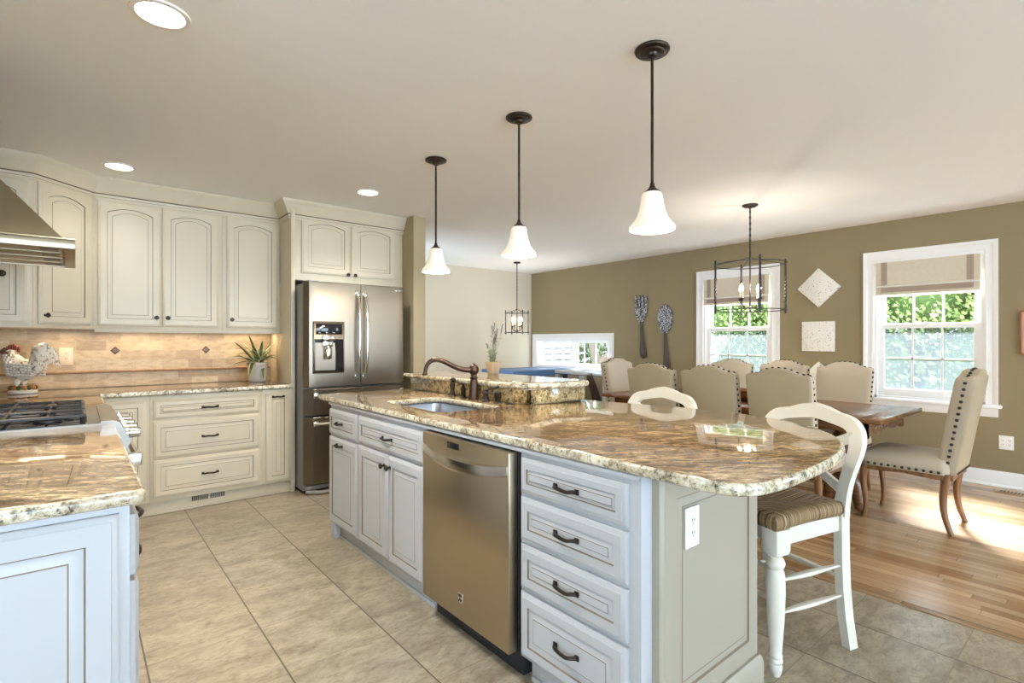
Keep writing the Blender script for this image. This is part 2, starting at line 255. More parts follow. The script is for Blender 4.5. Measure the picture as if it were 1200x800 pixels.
# ------------------------------------------------------------------ mesh helpers
class MB:
    def __init__(s): s.b = bmesh.new()
    def box(s, x0, x1, y0, y1, z0, z1, mi=0, bev=0.0, seg=2, mtx=None):
        vs = [s.b.verts.new((x, y, z)) for z in (z0, z1) for x, y in ((x0, y0), (x1, y0), (x1, y1), (x0, y1))]
        fs = [s.b.faces.new([vs[i] for i in q]) for q in ((3, 2, 1, 0), (4, 5, 6, 7), (0, 1, 5, 4), (1, 2, 6, 5), (2, 3, 7, 6), (3, 0, 4, 7))]
        for f in fs: f.material_index = mi
        if mtx is not None: bmesh.ops.transform(s.b, matrix=mtx, verts=vs)
        if bev:
            es = list({e for f in fs for e in f.edges})
            r = bmesh.ops.bevel(s.b, geom=es, offset=bev, offset_type='OFFSET', segments=seg, profile=.5, affect='EDGES', clamp_overlap=True)
            for f in r['faces']: f.material_index = mi
        return s
    def loops(s, Ls, mis, cap0=True, cap1=True, close=True):
        """bridge loops of equal length; mis: one material or one per strip"""
        R = [[s.b.verts.new(p) for p in l] for l in Ls]; n = len(R[0])
        for k in range(len(R) - 1):
            mi = mis if isinstance(mis, int) else mis[k]
            for i in range(n if close else n - 1):
                j = (i + 1) % n
                f = s.b.faces.new((R[k][i], R[k][j], R[k + 1][j], R[k + 1][i])); f.material_index = mi
        m0 = mis if isinstance(mis, int) else mis[0]; m1 = mis if isinstance(mis, int) else mis[-1]
        if cap0: s.b.faces.new(R[0]).material_index = m0
        if cap1: s.b.faces.new(R[-1]).material_index = m1
        return s
    def lathe(s, prof, c=(0, 0, 0), n=20, mi=0, axis='Z', cap=True):
        Ls = []
        for r, z in prof:
            l = []
            for i in range(n):
                a = 2 * PI * i / n; p = (r * math.cos(a), r * math.sin(a), z)
                if axis == 'Y': p = (p[0], p[2], p[1])
                if axis == 'X': p = (p[2], p[0], p[1])
                l.append((c[0] + p[0], c[1] + p[1], c[2] + p[2]))
            Ls.append(l)
        return s.loops(Ls, mi, cap, cap)
    def tube(s, pts, rad, n=8, mi=0, flat=1.0):
        pts = [Vector(p) for p in pts]; m = len(pts)
        if not isinstance(rad, (list, tuple)): rad = [rad] * m
        if len(rad) != m:                                          # stretch the given radii along the whole path
            q = rad; rad = []
            for k in range(m):
                u = k / (m - 1) * (len(q) - 1); j = min(int(u), len(q) - 2); rad.append(q[j] + (q[j + 1] - q[j]) * (u - j))
        up = Vector((0, 0, 1)); Ls = []
        prev = None
        for k in range(m):
            t = (pts[min(k + 1, m - 1)] - pts[max(k - 1, 0)]).normalized()
            if prev is None:
                a = up if abs(t.z) < .9 else Vector((1, 0, 0)); nx = (a - t * a.dot(t)).normalized()
            else: nx = (prev - t * prev.dot(t)).normalized()
            prev = nx; ny = t.cross(nx)
            Ls.append([tuple(pts[k] + (nx * math.cos(2 * PI * i / n) * flat + ny * math.sin(2 * PI * i / n)) * rad[k]) for i in range(n)])
        return s.loops(Ls, mi)
    def prism(s, pts, axis, a0, a1, mi=0, bev=0.0):
        def P(p, a):
            return {'X': (a, p[0], p[1]), 'Y': (p[0], a, p[1]), 'Z': (p[0], p[1], a)}[axis]
        n0 = set(s.b.faces)
        s.loops([[P(p, a0) for p in pts], [P(p, a1) for p in pts]], mi)
        if bev:
            fs = [f for f in s.b.faces if f not in n0]; caps = [f for f in fs if len(f.verts) == len(pts) and len(pts) != 4 or f in fs[-2:]]
            es = list({e for f in caps for e in f.edges})
            r = bmesh.ops.bevel(s.b, geom=es, offset=bev, offset_type='OFFSET', segments=3, profile=.5, affect='EDGES', clamp_overlap=True)
            for f in r['faces']: f.material_index = mi
        return s
    def ball(s, c, r, mi=0, u=10, v=7, mtx=None):
        rx, ry, rz = r if isinstance(r, tuple) else (r, r, r); Ls = []
        for k in range(1, v):
            t = PI * k / v
            Ls.append([Vector((rx * math.sin(t) * math.cos(2 * PI * i / u), ry * math.sin(t) * math.sin(2 * PI * i / u), -rz * math.cos(t))) for i in range(u)])
        if mtx is not None: Ls = [[mtx @ p for p in l] for l in Ls]
        return s.loops([[tuple(p + Vector(c)) for p in l] for l in Ls], mi)
    def sweep(s, C, W, T, mi=0, D=None):
        """flat section swept in the x-z plane: C centre points (x,z), W widths, T thickness along y, D y offsets"""
        Ls = []
        for k, (x, z) in enumerate(C):
            a = C[max(k - 1, 0)]; b = C[min(k + 1, len(C) - 1)]; t = Vector((b[0] - a[0], b[1] - a[1])).normalized(); nx, nz = -t.y, t.x
            w = W[k] / 2; th = (T[k] if isinstance(T, (list, tuple)) else T) / 2; d = D[k] if D else 0
            Ls.append([(x + nx * w, d - th, z + nz * w), (x + nx * w, d + th, z + nz * w), (x - nx * w, d + th, z - nz * w), (x - nx * w, d - th, z - nz * w)])
        return s.loops(Ls, mi)
    def build(s, name, mats, parent=None, loc=None, rotz=0.0, smooth=True, angle=38, recalc=True):
        if recalc: bmesh.ops.recalc_face_normals(s.b, faces=s.b.faces[:])
        if smooth:
            for f in s.b.faces: f.smooth = True
            ca = math.radians(angle)
            for e in s.b.edges:
                e.smooth = len(e.link_faces) == 2 and e.calc_face_angle(0) < ca and e.link_faces[0].material_index == e.link_faces[1].material_index
        me = bpy.data.meshes.new(name); s.b.to_mesh(me); s.b.free()
        for m in (mats if isinstance(mats, (list, tuple)) else [mats]): me.materials.append(M[m] if isinstance(m, str) else m)
        o = bpy.data.objects.new(name, me); COL.objects.link(o)
        if parent: o.parent = parent
        if loc: o.location = loc
        o.rotation_euler.z = rotz
        return o
def tag(o, label=None, cat=None, group=None, kind=None):
    if label: o['label'] = label
    if cat: o['category'] = cat
    if group: o['group'] = group
    if kind: o['kind'] = kind
    return o
def thing(name, label, cat, loc=(0, 0, 0), rotz=0.0, group=None):
    o = bpy.data.objects.new(name, None); COL.objects.link(o); o.location = loc; o.rotation_euler.z = rotz; o.empty_display_size = .1
    return tag(o, label, cat, group)
def struct(o): o['kind'] = 'structure'; return o
def dup(root, loc, rotz, label, group=None):
    def cp(o, par):
        c = o.copy(); COL.objects.link(c)
        if par: c.parent = par
        for ch in list(o.children): cp(ch, c)
        return c
    r = cp(root, None); r.location = loc; r.rotation_euler.z = rotz; r['label'] = label
    if group: r['group'] = group
    return r
def smooth_pts(pts, it=2, closed=False):
    for _ in range(it):
        q = []
        n = len(pts)
        for i in range(n if closed else n - 1):
            a, b = Vector(pts[i]), Vector(pts[(i + 1) % n]); q += [tuple(a * .75 + b * .25), tuple(a * .25 + b * .75)]
        pts = q if closed else [pts[0]] + q + [pts[-1]]
    return pts
def slab(name, outline, z0, z1, material, holes=(), bev=.014, parent=None):
    """a stone slab with a rounded edge, holes cut through"""
    cu = bpy.data.curves.new(name + '_outline', 'CURVE'); cu.dimensions = '2D'; cu.fill_mode = 'BOTH'
    for pts in (outline, *holes):
        sp = cu.splines.new('POLY'); sp.points.add(len(pts) - 1); sp.use_cyclic_u = True
        for q, p in zip(sp.points, pts): q.co = (p[0], p[1], 0, 1)
    cu.extrude = (z1 - z0) / 2 - bev; cu.bevel_depth = bev; cu.bevel_resolution = 3; cu.offset = -bev
    t = bpy.data.objects.new('outline', cu); COL.objects.link(t)
    me = bpy.data.meshes.new_from_object(t.evaluated_get(bpy.context.evaluated_depsgraph_get())); me.name = name
    bpy.data.objects.remove(t); bpy.data.curves.remove(cu)
    me.materials.clear(); me.materials.append(M[material])
    b = bmesh.new(); b.from_mesh(me); bmesh.ops.remove_doubles(b, verts=b.verts[:], dist=1e-5); bmesh.ops.translate(b, verts=b.verts[:], vec=(0, 0, (z0 + z1) / 2))
    mb = MB(); mb.b.free(); mb.b = b; bpy.data.meshes.remove(me)
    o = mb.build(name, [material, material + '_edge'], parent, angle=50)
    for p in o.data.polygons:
        if abs(p.normal.z) < .93: p.material_index = 1          # rim faces take the paler copy with reflected daylight painted in
    return o
# ------------------------------------------------------------------ the room
CE = 2.49; WX = 6.26; FY = 6.95; BY = 5.24; LX = -0.55
def wall(name, material, axis, at, thick, a0, a1, z0, z1, holes=()):
    """a wall on plane axis=at with rectangular openings (a0,a1,z0,z1)"""
    mb = MB(); As = sorted({a0, a1, *[h[0] for h in holes], *[h[1] for h in holes]}); Zs = sorted({z0, z1, *[h[2] for h in holes], *[h[3] for h in holes]})
    for i in range(len(As) - 1):
        for j in range(len(Zs) - 1):
            ca, cz = (As[i] + As[i + 1]) / 2, (Zs[j] + Zs[j + 1]) / 2
            if any(h[0] < ca < h[1] and h[2] < cz < h[3] for h in holes): continue
            lo, hi = min(at, at + thick), max(at, at + thick)
            if axis == 'X': mb.box(lo, hi, As[i], As[i + 1], Zs[j], Zs[j + 1])
            else: mb.box(As[i], As[i + 1], lo, hi, Zs[j], Zs[j + 1])
    bmesh.ops.remove_doubles(mb.b, verts=mb.b.verts[:], dist=1e-5)
    inner = {}
    for f in mb.b.faces: inner.setdefault(tuple(sorted(v.index for v in f.verts)), []).append(f)
    mb.b.verts.index_update(); inner = {}
    for f in mb.b.faces: inner.setdefault(tuple(sorted(v.index for v in f.verts)), []).append(f)
    bmesh.ops.delete(mb.b, geom=[f for l in inner.values() if len(l) > 1 for f in l], context='FACES_ONLY')
    return struct(mb.build(name, material, smooth=False))
struct(MB().box(-3.0, 3.092, -7.0, BY, -.05, 0).build('floor', 'tile', smooth=False))
struct(MB().box(3.092, WX, -7.0, FY, -.05, 0).box(2.55, 3.092, BY, FY, -.05, 0).build('floor_dining', 'oak', smooth=False))
struct(MB().box(-3.12, WX + .16, -7.12, FY + .12, CE, CE + .1).build('ceiling', 'ceiling', smooth=False))
W1 = (.863, 1.71, .715, 2.10); W2 = (2.73, 3.60, .715, 2.10); W3 = (5.17, 6.79, .87, 1.31)
wall('wall_right', 'olive', 'X', WX, .16, -7.0, FY, 0, CE, (W1, W2, W3, (-2.9, -1.9, .7, 2.2)))  # last opening is added out of view to brighten the near right floor
wall('wall_far', 'cream_wall', 'Y', FY, .12, 2.48, WX + .16, 0, CE)
wall('wall_back', 'khaki', 'Y', BY, .12, -1.12, 2.48, 0, CE)
wall('wall_left', 'khaki', 'X', LX, -.12, 1.57, 3.66, 0, CE)
wall('wall_left_return', 'khaki', 'X', -1.0, -.12, 3.54, BY, 0, CE)
wall('wall_jog', 'khaki', 'Y', 3.66, -.12, -1.0, LX - .12, 0, CE)
wall('wall_end', 'khaki', 'Y', 1.57, -.12, -3.0, LX - .12, 0, CE)
wall('wall_stub', 'khaki', 'X', 2.48, .13, 4.44, FY, 0, CE, ((5.9, 6.5, .9, 1.75),))  # hidden opening, added to throw light on the far olive wall
wall('wall_breakfast', 'khaki', 'X', -3.0, -.12, -7.0, 1.57, 0, CE, ((-1.3, .3, .95, 2.2),))
wall('wall_front', 'khaki', 'Y', -7.0, -.12, -3.12, WX + .16, 0, CE, ((-2.7, -.2, .3, 2.38), (.1, 2.6, .3, 2.38), (2.9, 5.4, .05, 2.38)))  # unseen openings, added and sized for even fill light from behind the camera
mb = MB(); prof = [(0, 0), (0, .135), (-.006, .135), (-.012, .118), (-.016, .11), (-.016, .02), (-.026, .012), (-.028, 0)]
mb.loops([[(WX + p, y, z) for p, z in prof] for y in (-7.0, FY)], 0); struct(mb.build('baseboard_right', 'trim'))
mb = MB(); mb.loops([[(x, FY + p, z) for p, z in prof] for x in (2.62, WX - .03)], 0); struct(mb.build('baseboard_far', 'trim'))
struct(MB().box(3.068, 3.115, -7.0, 5.2, 0, .006, bev=.003).build('trim_1', 'oak'))

# windows: double-hung, cased, with stool and apron
def casing(mb, y0, y1, z0, z1, w, full=False):
    P = [(0, 0), (-.014, 0), (-.018, .012), (-.014, .022), (-.016, w * .6), (-.024, w * .7), (-.026, w), (0, w)]
    path = [(y0, z0), (y0, z1), (y1, z1), (y1, z0)]; out = [(-1, -1 if full else 0), (-1, 1), (1, 1), (1, -1 if full else 0)]
    mb.loops([[(WX + d, y + oy * q, z + oz * q) for d, q in P] for (y, z), (oy, oz) in zip(path + ([path[0]] if full else []), out + ([out[0]] if full else []))], 0, not full, not full)
def sash(name, par, x0, x1, y0, y1, z0, z1, st, rb, rt, cols, rows, pane):
    mb = MB(); mb.box(x0, x1, y0, y0 + st, z0, z1, 0, .003); mb.box(x0, x1, y1 - st, y1, z0, z1, 0, .003)
    mb.box(x0, x1, y0 + st - .003, y1 - st + .003, z0, z0 + rb, 0, .003); mb.box(x0, x1, y0 + st - .003, y1 - st + .003, z1 - rt, z1, 0, .003)
    gy0, gy1, gz0, gz1 = y0 + st, y1 - st, z0 + rb, z1 - rt; xm = (x0 + x1) / 2
    for i in range(1, cols): y = gy0 + (gy1 - gy0) * i / cols; mb.box(xm - .009, xm + .009, y - .008, y + .008, gz0 - .003, gz1 + .003)
    for j in range(1, rows): z = gz0 + (gz1 - gz0) * j / rows; mb.box(xm - .009, xm + .009, gy0 - .003, gy1 + .003, z - .008, z + .008)
    s = mb.build(name, 'trim', par)
    MB().box(xm - .002, xm + .002, gy0 - .004, gy1 + .004, gz0 - .004, gz1 + .004).build('pane', pane, s, smooth=False)
    return s
def window(n, o):
    y0, y1, z0, z1 = o
    mb = MB(); casing(mb, y0, y1, z0, z1, .09)
    mb.box(WX + .0, WX + .15, y0, y0 + .025, z0, z1); mb.box(WX, WX + .15, y1 - .025, y1, z0, z1); mb.box(WX, WX + .15, y0, y1, z1 - .025, z1); mb.box(WX, WX + .15, y0, y1, z0, z0 + .02)
    w = struct(mb.build(f'window_{n}', 'trim'))
    MB().box(WX - .05, WX + .10, y0 - .115, y1 + .115, z0 - .028, z0 + .002, 0, .006).build('window_stool', 'trim', w)
    MB().loops([[(WX + d, y, z) for d, z in ((0, z0 - .028), (-.022, z0 - .028), (-.018, z0 - .05), (-.016, z0 - .095), (-.008, z0 - .108), (0, z0 - .108))] for y in (y0 - .09, y1 + .09)], 0).build('window_apron', 'trim', w)
    zm = 1.425
    sash('lower_sash', w, WX + .035, WX + .07, y0 + .025, y1 - .025, z0 + .02, zm + .03, .055, .075, .045, 3, 2, 'screen')
    sash('upper_sash', w, WX + .075, WX + .11, y0 + .025, y1 - .025, zm - .01, z1 - .025, .055, .045, .05, 3, 2, 'glass')
    MB().box(WX + .025, WX + .045, (y0 + y1) / 2 - .03, (y0 + y1) / 2 + .03, zm + .03, zm + .042, 0, .004).build('sash_lock', 'plate', w)
window(1, W1); window(2, W2)
y0, y1, z0, z1 = W3
mb = MB(); casing(mb, y0, y1, z0, z1, .10, True)
mb.box(WX, WX + .15, y0, y0 + .02, z0, z1); mb.box(WX, WX + .15, y1 - .02, y1, z0, z1); mb.box(WX, WX + .15, y0, y1, z1 - .02, z1); mb.box(WX, WX + .15, y0, y1, z0, z0 + .02)
w3 = struct(mb.build('window_3', 'trim')); ym = (y0 + y1) / 2
sash('sliding_sash', w3, WX + .04, WX + .07, y0 + .02, ym + .03, z0 + .02, z1 - .02, .045, .03, .035, 3, 1, 'glass')
sash('fixed_sash', w3, WX + .075, WX + .105, ym - .03, y1 - .02, z0 + .02, z1 - .02, .045, .03, .035, 3, 1, 'glass')

# recessed lights, each with its own lamp
def downlight(label, x, y, power=36, r=.075):
    t = thing('recessed_downlight', label, 'ceiling light', (x, y, CE), 0, 'recessed kitchen ceiling lights')
    MB().lathe([(r + .022, 0), (r + .020, -.006), (r + .004, -.008), (r, -.002), (r, 0)], n=32).build('trim_ring', 'trim', t)
    MB().lathe([(r, -.001), (r * .9, -.003), (.001, -.004)], n=32).build('lens', 'disc', t)
    lamp('downlight_lamp', 'SPOT', (x, y, CE - .03), power, (1, .97, .92), (0, 0, 0), spot_size=math.radians(125), spot_blend=.9, shadow_soft_size=.07)
downlight('recessed ceiling light nearest the camera, the largest lit disc', .237, 2.307, 105)
downlight('small recessed ceiling light above the corner wall cabinet', .225, 4.50, 9)
downlight('small recessed ceiling light in front of the refrigerator cabinet', 1.809, 3.985, 48)

# ------------------------------------------------------------------ outside the windows
struct(MB().box(WX + .2, 30, -14, 26, -.75, -.6).build('ground', 'lawn', smooth=False))
def leafy(mb, c, R, n, size, seed):
    rnd = random.Random(seed)
    for _ in range(n):
        v = Vector((rnd.gauss(0, 1), rnd.gauss(0, 1), rnd.gauss(0, 1))).normalized() * rnd.uniform(.55, 1.0)
        p = Vector((c[0] + v.x * R[0], c[1] + v.y * R[1], c[2] + v.z * R[2])); q = Vector((rnd.gauss(0, 1), rnd.gauss(0, 1), rnd.gauss(0, 1))).normalized(); a = q.orthogonal().normalized(); b = q.cross(a)
        l, w = size * rnd.uniform(.7, 1.3), size * .5
        mb.b.faces.new([mb.b.verts.new(p + a * l), mb.b.verts.new(p + b * w + q * w * .3), mb.b.verts.new(p - a * l * .8), mb.b.verts.new(p - b * w + q * w * .3)])
t = thing('hedge', 'tall bright-green hedge outside the dining windows', 'hedge', (11.3, 4.0, -.6))
mb = MB(); k = 0; rnd = random.Random(2)
for yy in (-6.2, -4.9, -3.6, -2.3, -1.0, .2, 1.3):
    for (dx, dy, z, r) in ((0, 0, 1.3, 1.25), (.2, .6, 2.7, 1.1), (-.1, -.2, 3.7, .9)):
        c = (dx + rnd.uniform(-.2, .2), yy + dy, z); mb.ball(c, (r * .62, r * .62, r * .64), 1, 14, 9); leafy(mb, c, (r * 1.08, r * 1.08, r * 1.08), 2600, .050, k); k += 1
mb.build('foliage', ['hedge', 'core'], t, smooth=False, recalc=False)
for yy in (-6.2, -4.9, -3.6, -2.3, -1.0, .2, 1.3): MB().tube([(0, yy, 0), (.02, yy, 1.5)], [.09, .05]).build('trunk', 'bark', t)
t = thing('shade_tree', 'tree with a dark forked trunk outside the low wide window', 'tree', (9.35, 8.05, -.6))
mb = MB(); mb.tube([(0, 0, 0), (.02, .0, .9), (-.03, .05, 1.5), (-.14, .22, 2.4), (-.2, .3, 3.3)], [.17, .13, .10, .07, .04]); mb.tube([(0, .0, 1.35), (.3, -.35, 1.75), (.75, -.8, 2.15), (1.3, -1.3, 2.6)], [.085, .07, .055, .03]); mb.build('trunk', 'bark', t)
mb = MB(); leafy(mb, (.95, .3, 2.5), (1.2, 1.3, 1.0), 1500, .10, 5); leafy(mb, (2.2, 2.05, 1.5), (1.0, 1.3, 1.3), 2600, .11, 9); mb.build('crown', 'tree', t, smooth=False, recalc=False)
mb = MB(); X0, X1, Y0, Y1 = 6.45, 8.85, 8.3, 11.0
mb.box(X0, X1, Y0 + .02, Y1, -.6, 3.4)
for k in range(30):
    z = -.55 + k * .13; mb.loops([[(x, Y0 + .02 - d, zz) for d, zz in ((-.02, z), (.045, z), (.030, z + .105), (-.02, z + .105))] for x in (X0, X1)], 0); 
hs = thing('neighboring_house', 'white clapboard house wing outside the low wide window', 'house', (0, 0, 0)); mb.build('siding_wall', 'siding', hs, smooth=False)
MB().box(X1 - .02, X1 + .10, Y0 - .03, Y0 + .08, -.6, 3.4, 0, .01).build('corner_board', 'trim', hs)

# ------------------------------------------------------------------ cabinet fronts
def panel_front(u0, u1, v0, v1, t=.021, fw=.055, arch=0.0, yb=0.0, glz=.003):
    """a raised-panel door or drawer front facing -y, glazed in its grooves"""
    K = 13; mb = MB()
    def loop(i, y, rise):
        a0, a1, b0, b1 = u0 + i, u1 - i, v0 + i, v1 - i; out = [(a0, y, b0), (a1, y, b0)]
        for k in range(K):
            s = 1 - k / (K - 1); q = (2 * s - 1) ** 2; out.append((a0 + (a1 - a0) * s, y, b1 - rise * q))
        return out
    f = yb - t; r = arch; q = min(1.0, (min(v1 - v0, u1 - u0) / 2 - fw - .010) / (.034 + glz))
    L = [loop(0, yb, 0), loop(0, f + .010, 0), loop(.006, f + .005, 0), loop(.012, f + .004, 0), loop(.016, f, 0), loop(fw, f, r), loop(fw + glz, f + .006, r), loop(fw + .013 * q, f + .007, r), loop(fw + .030 * q, f + .002, r), loop(fw + .030 * q + glz * .8, f + .001, r), loop(fw + .034 * q + glz * .8, f + .001, r)]
    mb.loops(L, [0, 0, 0, 0, 0, 1, 0, 0, 1, 0])
    return mb
def pull(par, u, v, L=.10, y=-.021, vert=False):
    mb = MB(); h = L / 2
    for s in (-1, 1): mb.box(u + s * h - .009, u + s * h + .009, y - .006, y, v - .009, v + .009, 0, .002)
    pts = [(u - h, y - .006, v), (u - h * .82, y - .018, v - .002), (u - h * .45, y - .026, v + .002), (u, y - .028, v), (u + h * .45, y - .026, v - .003), (u + h * .82, y - .018, v + .001), (u + h, y - .006, v)]
    mb.tube(smooth_pts(pts, 1), .0065, 8); return mb.build('pull', 'bronze', par)
def knob(par, u, v, y=-.021, r=.0165):
    mb = MB(); mb.lathe([(.009, 0), (.009, -.003), (.005, -.006), (.0055, -.014), (r * .9, -.019), (r, -.024), (r * .75, -.029), (.001, -.031)], (u, y, v), 16, axis='Y'); return mb.build('knob', 'bronze', par)
def cabinet(name, label, cat, loc, deg, w, d, h, fronts, paint='cream', toe=0.0, group=None, body=None):
    c = thing(name, label, cat, loc, math.radians(deg), group)
    mb = MB()
    if body: body(mb)
    elif toe: mb.box(0, w, 0, d, toe, h, 0, .0015); mb.box(0, w, .055, d, 0, toe + .01)
    else: mb.box(0, w, 0, d, 0, h, 0, .0015)
    mb.build('carcass', paint, c)
    for fr in fronts:
        kind, u0, u1, v0, v1, hw = fr[:6]; arch = fr[6] if len(fr) > 6 else 0.0
        fw = .055 if kind == 'door' else min(.045, (v1 - v0) * .29)
        if kind == 'door' and u1 - u0 < .26: fw = .046
        o = panel_front(u0, u1, v0, v1, arch=arch, fw=fw).build(kind, [paint, 'glaze'], c)
        for q in hw:
            (knob if q[0] == 'k' else pull)(o, *q[1:])
    return c
A = .035
# wall cabinets, bottoms at 1.37
UZ = 1.37; UF = 4.92; UH = .985
def upper(label, x0, x1, fronts): return cabinet('wall_cabinet', label, 'cabinet', (x0, UF, UZ), 0, x1 - x0, BY - UF - .001, UH, fronts)
upper('cream two-door arched wall cabinet over the drawers, left of the single-door one', .092, .938, [('door', .026, .418, .025, .965, [('k', .385, .095)], A), ('door', .426, .816, .025, .965, [('k', .459, .095)], A)])
upper('cream single-door arched wall cabinet above the potted strap-leaf plant', .939, 1.40, [('door', .032, .441, .025, .965, [('k', .066, .095)], A)])
dg = math.hypot(.311, .311)
def corner_body(mb):
    k = 1 / math.sqrt(2); pts = [(0, 0), (dg, 0)]
    W = [(-.22, 4.611), (.091, 4.921), (.091, 5.239), (-.2205, 5.239)]
    loc = [((x + .22) * k + (y - 4.61) * k, -(x + .22) * k + (y - 4.61) * k) for x, y in W]
    mb.prism(loc, 'Z', 0, UH)
cabinet('wall_cabinet', 'cream angled corner wall cabinet with one arched door, beside the range hood', 'cabinet', (-.22, 4.61, UZ), 45, dg, .4, UH, [('door', .028, dg - .028, .025, .965, [('k', .062, .085)], A)], body=corner_body)
cabinet('wall_cabinet', 'wall cabinet at the left border, partly hidden behind the range hood', 'cabinet', (-.999, 4.61, UZ), 0, .778, .629, UH, [('door', .03, .455, .025, .965, []), ('door', .463, .757, .025, .965, [('k', .637, .34, -.021, .021)], A)])
cabinet('wall_cabinet', 'cream two-door cabinet above the stainless refrigerator', 'cabinet', (1.431, 4.66, 1.815), 0, 1.048, .579, .64, [('door', .068, .508, .065, .565, [('k', .478, .075)], A), ('door', .516, .960, .065, .565, [('k', .546, .075)], A)])
fp = thing('refrigerator_side_panel', 'tall cream panel between counter and refrigerator', 'cabinet panel', (1.401, 4.62, 0)); MB().box(0, .03, 0, .619, 0, 2.455, 0, .002).box(-.0, .032, -.012, 0, 0, 2.455, 0, .002).build('panel', 'cream', fp)
# crown moulding swept around the cabinet tops
def crown(name, path, mat_='cream'):
    P = [(0, -.155), (.012, -.155), (.016, -.141), (.012, -.137), (.014, -.120), (.020, -.112), (.034, -.085), (.058, -.045), (.066, -.028), (.074, -.02), (.078, 0), (0, 0)]
    Ls = []
    for k, p in enumerate(path):
        d = []
        if k: q = Vector(path[k]) - Vector(path[k - 1]); d.append(Vector((q.y, -q.x)).normalized())
        if k < len(path) - 1: q = Vector(path[k + 1]) - Vector(path[k]); d.append(Vector((q.y, -q.x)).normalized())
        m = d[0] if len(d) == 1 else (d[0] + d[1]) / (1 + d[0].dot(d[1]))
        Ls.append([(p[0] + m.x * a, p[1] + m.y * a, CE + z - .001) for a, z in P])
    Ls = [list(l) for l in zip(*Ls)]; Ls.append(Ls[0])
    mb = MB(); mb.loops(Ls, [0, 0, 1, 0, 1, 0, 0, 0, 0, 0, 0, 0], False, False, False)
    return struct(mb.build(name, [mat_, 'glaze']))
crown('trim_2', [(-.99, 4.61), (-.22, 4.61), (.091, 4.92), (1.40, 4.92), (1.40, 4.66 - .012), (2.478, 4.66 - .012)])
mb = MB()
pts = [(-.999, 4.611), (-.22, 4.611), (.091, 4.921), (1.40, 4.921), (1.40, BY - .001), (-.999, BY - .001)]
mb.prism(pts, 'Z', UZ + UH, CE - .005); mb.box(1.40, 2.479, 4.652, BY - .001, 2.455, CE - .005); struct(mb.build('trim_3', 'cream', smooth=False))
struct(MB().loops([[(x, UF + a, UZ + z) for a, z in ((0, 0), (.018, 0), (.018, -.022), (.004, -.022), (0, -.012))] for x in (.10, 1.40)], 0).build('trim_4', 'cream'))

# base cabinets of the back run
BF = 4.60; BH = .884
def base(label, x0, x1, fronts, name='base_cabinet'): return cabinet(name, label, 'cabinet', (x0, BF, 0), 0, x1 - x0, BY - BF - .001, BH, fronts, toe=.105)
base('cream base cabinet with three wide drawers over the toe-kick vent', .406, 1.168, [('drawer', .022, .738, .709, .85, [('p', .385, .778)]), ('drawer', .022, .738, .423, .692, [('p', .385, .556)]), ('drawer', .022, .738, .135, .406, [('p', .385, .272)])])
base('narrow cream pull-out base cabinet beside the refrigerator panel', 1.169, 1.400, [('door', .026, .216, .118, .85, [('p', .121, .822, .085)])])
base('cream corner base cabinet with one door, left of the three drawers', .128, .405, [('door', .022, .255, .135, .85, [])])
struct(MB().box(.13, 1.40, BF + .045, BF + .056, 0, .10, 0, .002).box(.13, 1.40, BF + .036, BF + .046, 0, .018, 0, .004).build('trim_5', 'cream'))
v = thing('toe_kick_vent', 'almond metal air register in the toe kick under the drawers', 'vent', (.655, BF + .0449, .042))
mb = MB(); mb.box(0, .27, -.004, 0, 0, .062, 0, .0015); mb.build('vent_plate', 'vent', v)
mb = MB()
for k in range(22):
    if k != 11: mb.box(.022 + k * .0104, .0285 + k * .0104, -.0055, -.003, .012, .050)
mb.build('louver_slots', 'slot', v)
# left run: near the camera, then the range, then the corner
c = cabinet('base_cabinet', 'white painted base cabinet with paneled end under the near left counter', 'cabinet', (.10, 1.58, 0), 90, 1.285, .648, BH, [('drawer', .02, .62, .70, .85, [('p', .32, .775)]), ('door', .02, .31, .135, .685, []), ('door', .32, .62, .135, .685, [('k', .350, .652)]), ('drawer', .64, 1.265, .70, .85, [('p', .95, .775)]), ('drawer', .64, 1.265, .135, .685, [('p', .95, .41)])], paint='white', toe=.105)
e = panel_front(-.545, .078, .105, .865, fw=.062, glz=.004).build('end_panel', ['white', 'glaze'], c); e.rotation_euler.z = math.radians(-90); e.location = (0, .10, 0)   # faces the camera
cabinet('base_cabinet', 'cream base cabinet in the corner beyond the range', 'cabinet', (.085, 3.662, 0), 90, .93, .634, BH, [('door', .03, .45, .135, .85, [('k', .41, .78)]), ('door', .47, .90, .135, .85, [])], toe=.105)
# counters
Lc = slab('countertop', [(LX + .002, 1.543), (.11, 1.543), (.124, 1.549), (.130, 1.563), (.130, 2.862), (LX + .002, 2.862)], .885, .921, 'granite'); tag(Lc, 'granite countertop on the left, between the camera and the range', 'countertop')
Lb = slab('countertop', [(LX + .002, 3.640), (.130, 3.640), (.130, 4.555), (1.399, 4.555), (1.399, BY - .013), (-.998, BY - .013), (-.998, 3.664), (LX + .002, 3.664)], .885, .921, 'granite'); tag(Lb, 'granite countertop along the back wall under the tiled backsplash', 'countertop')
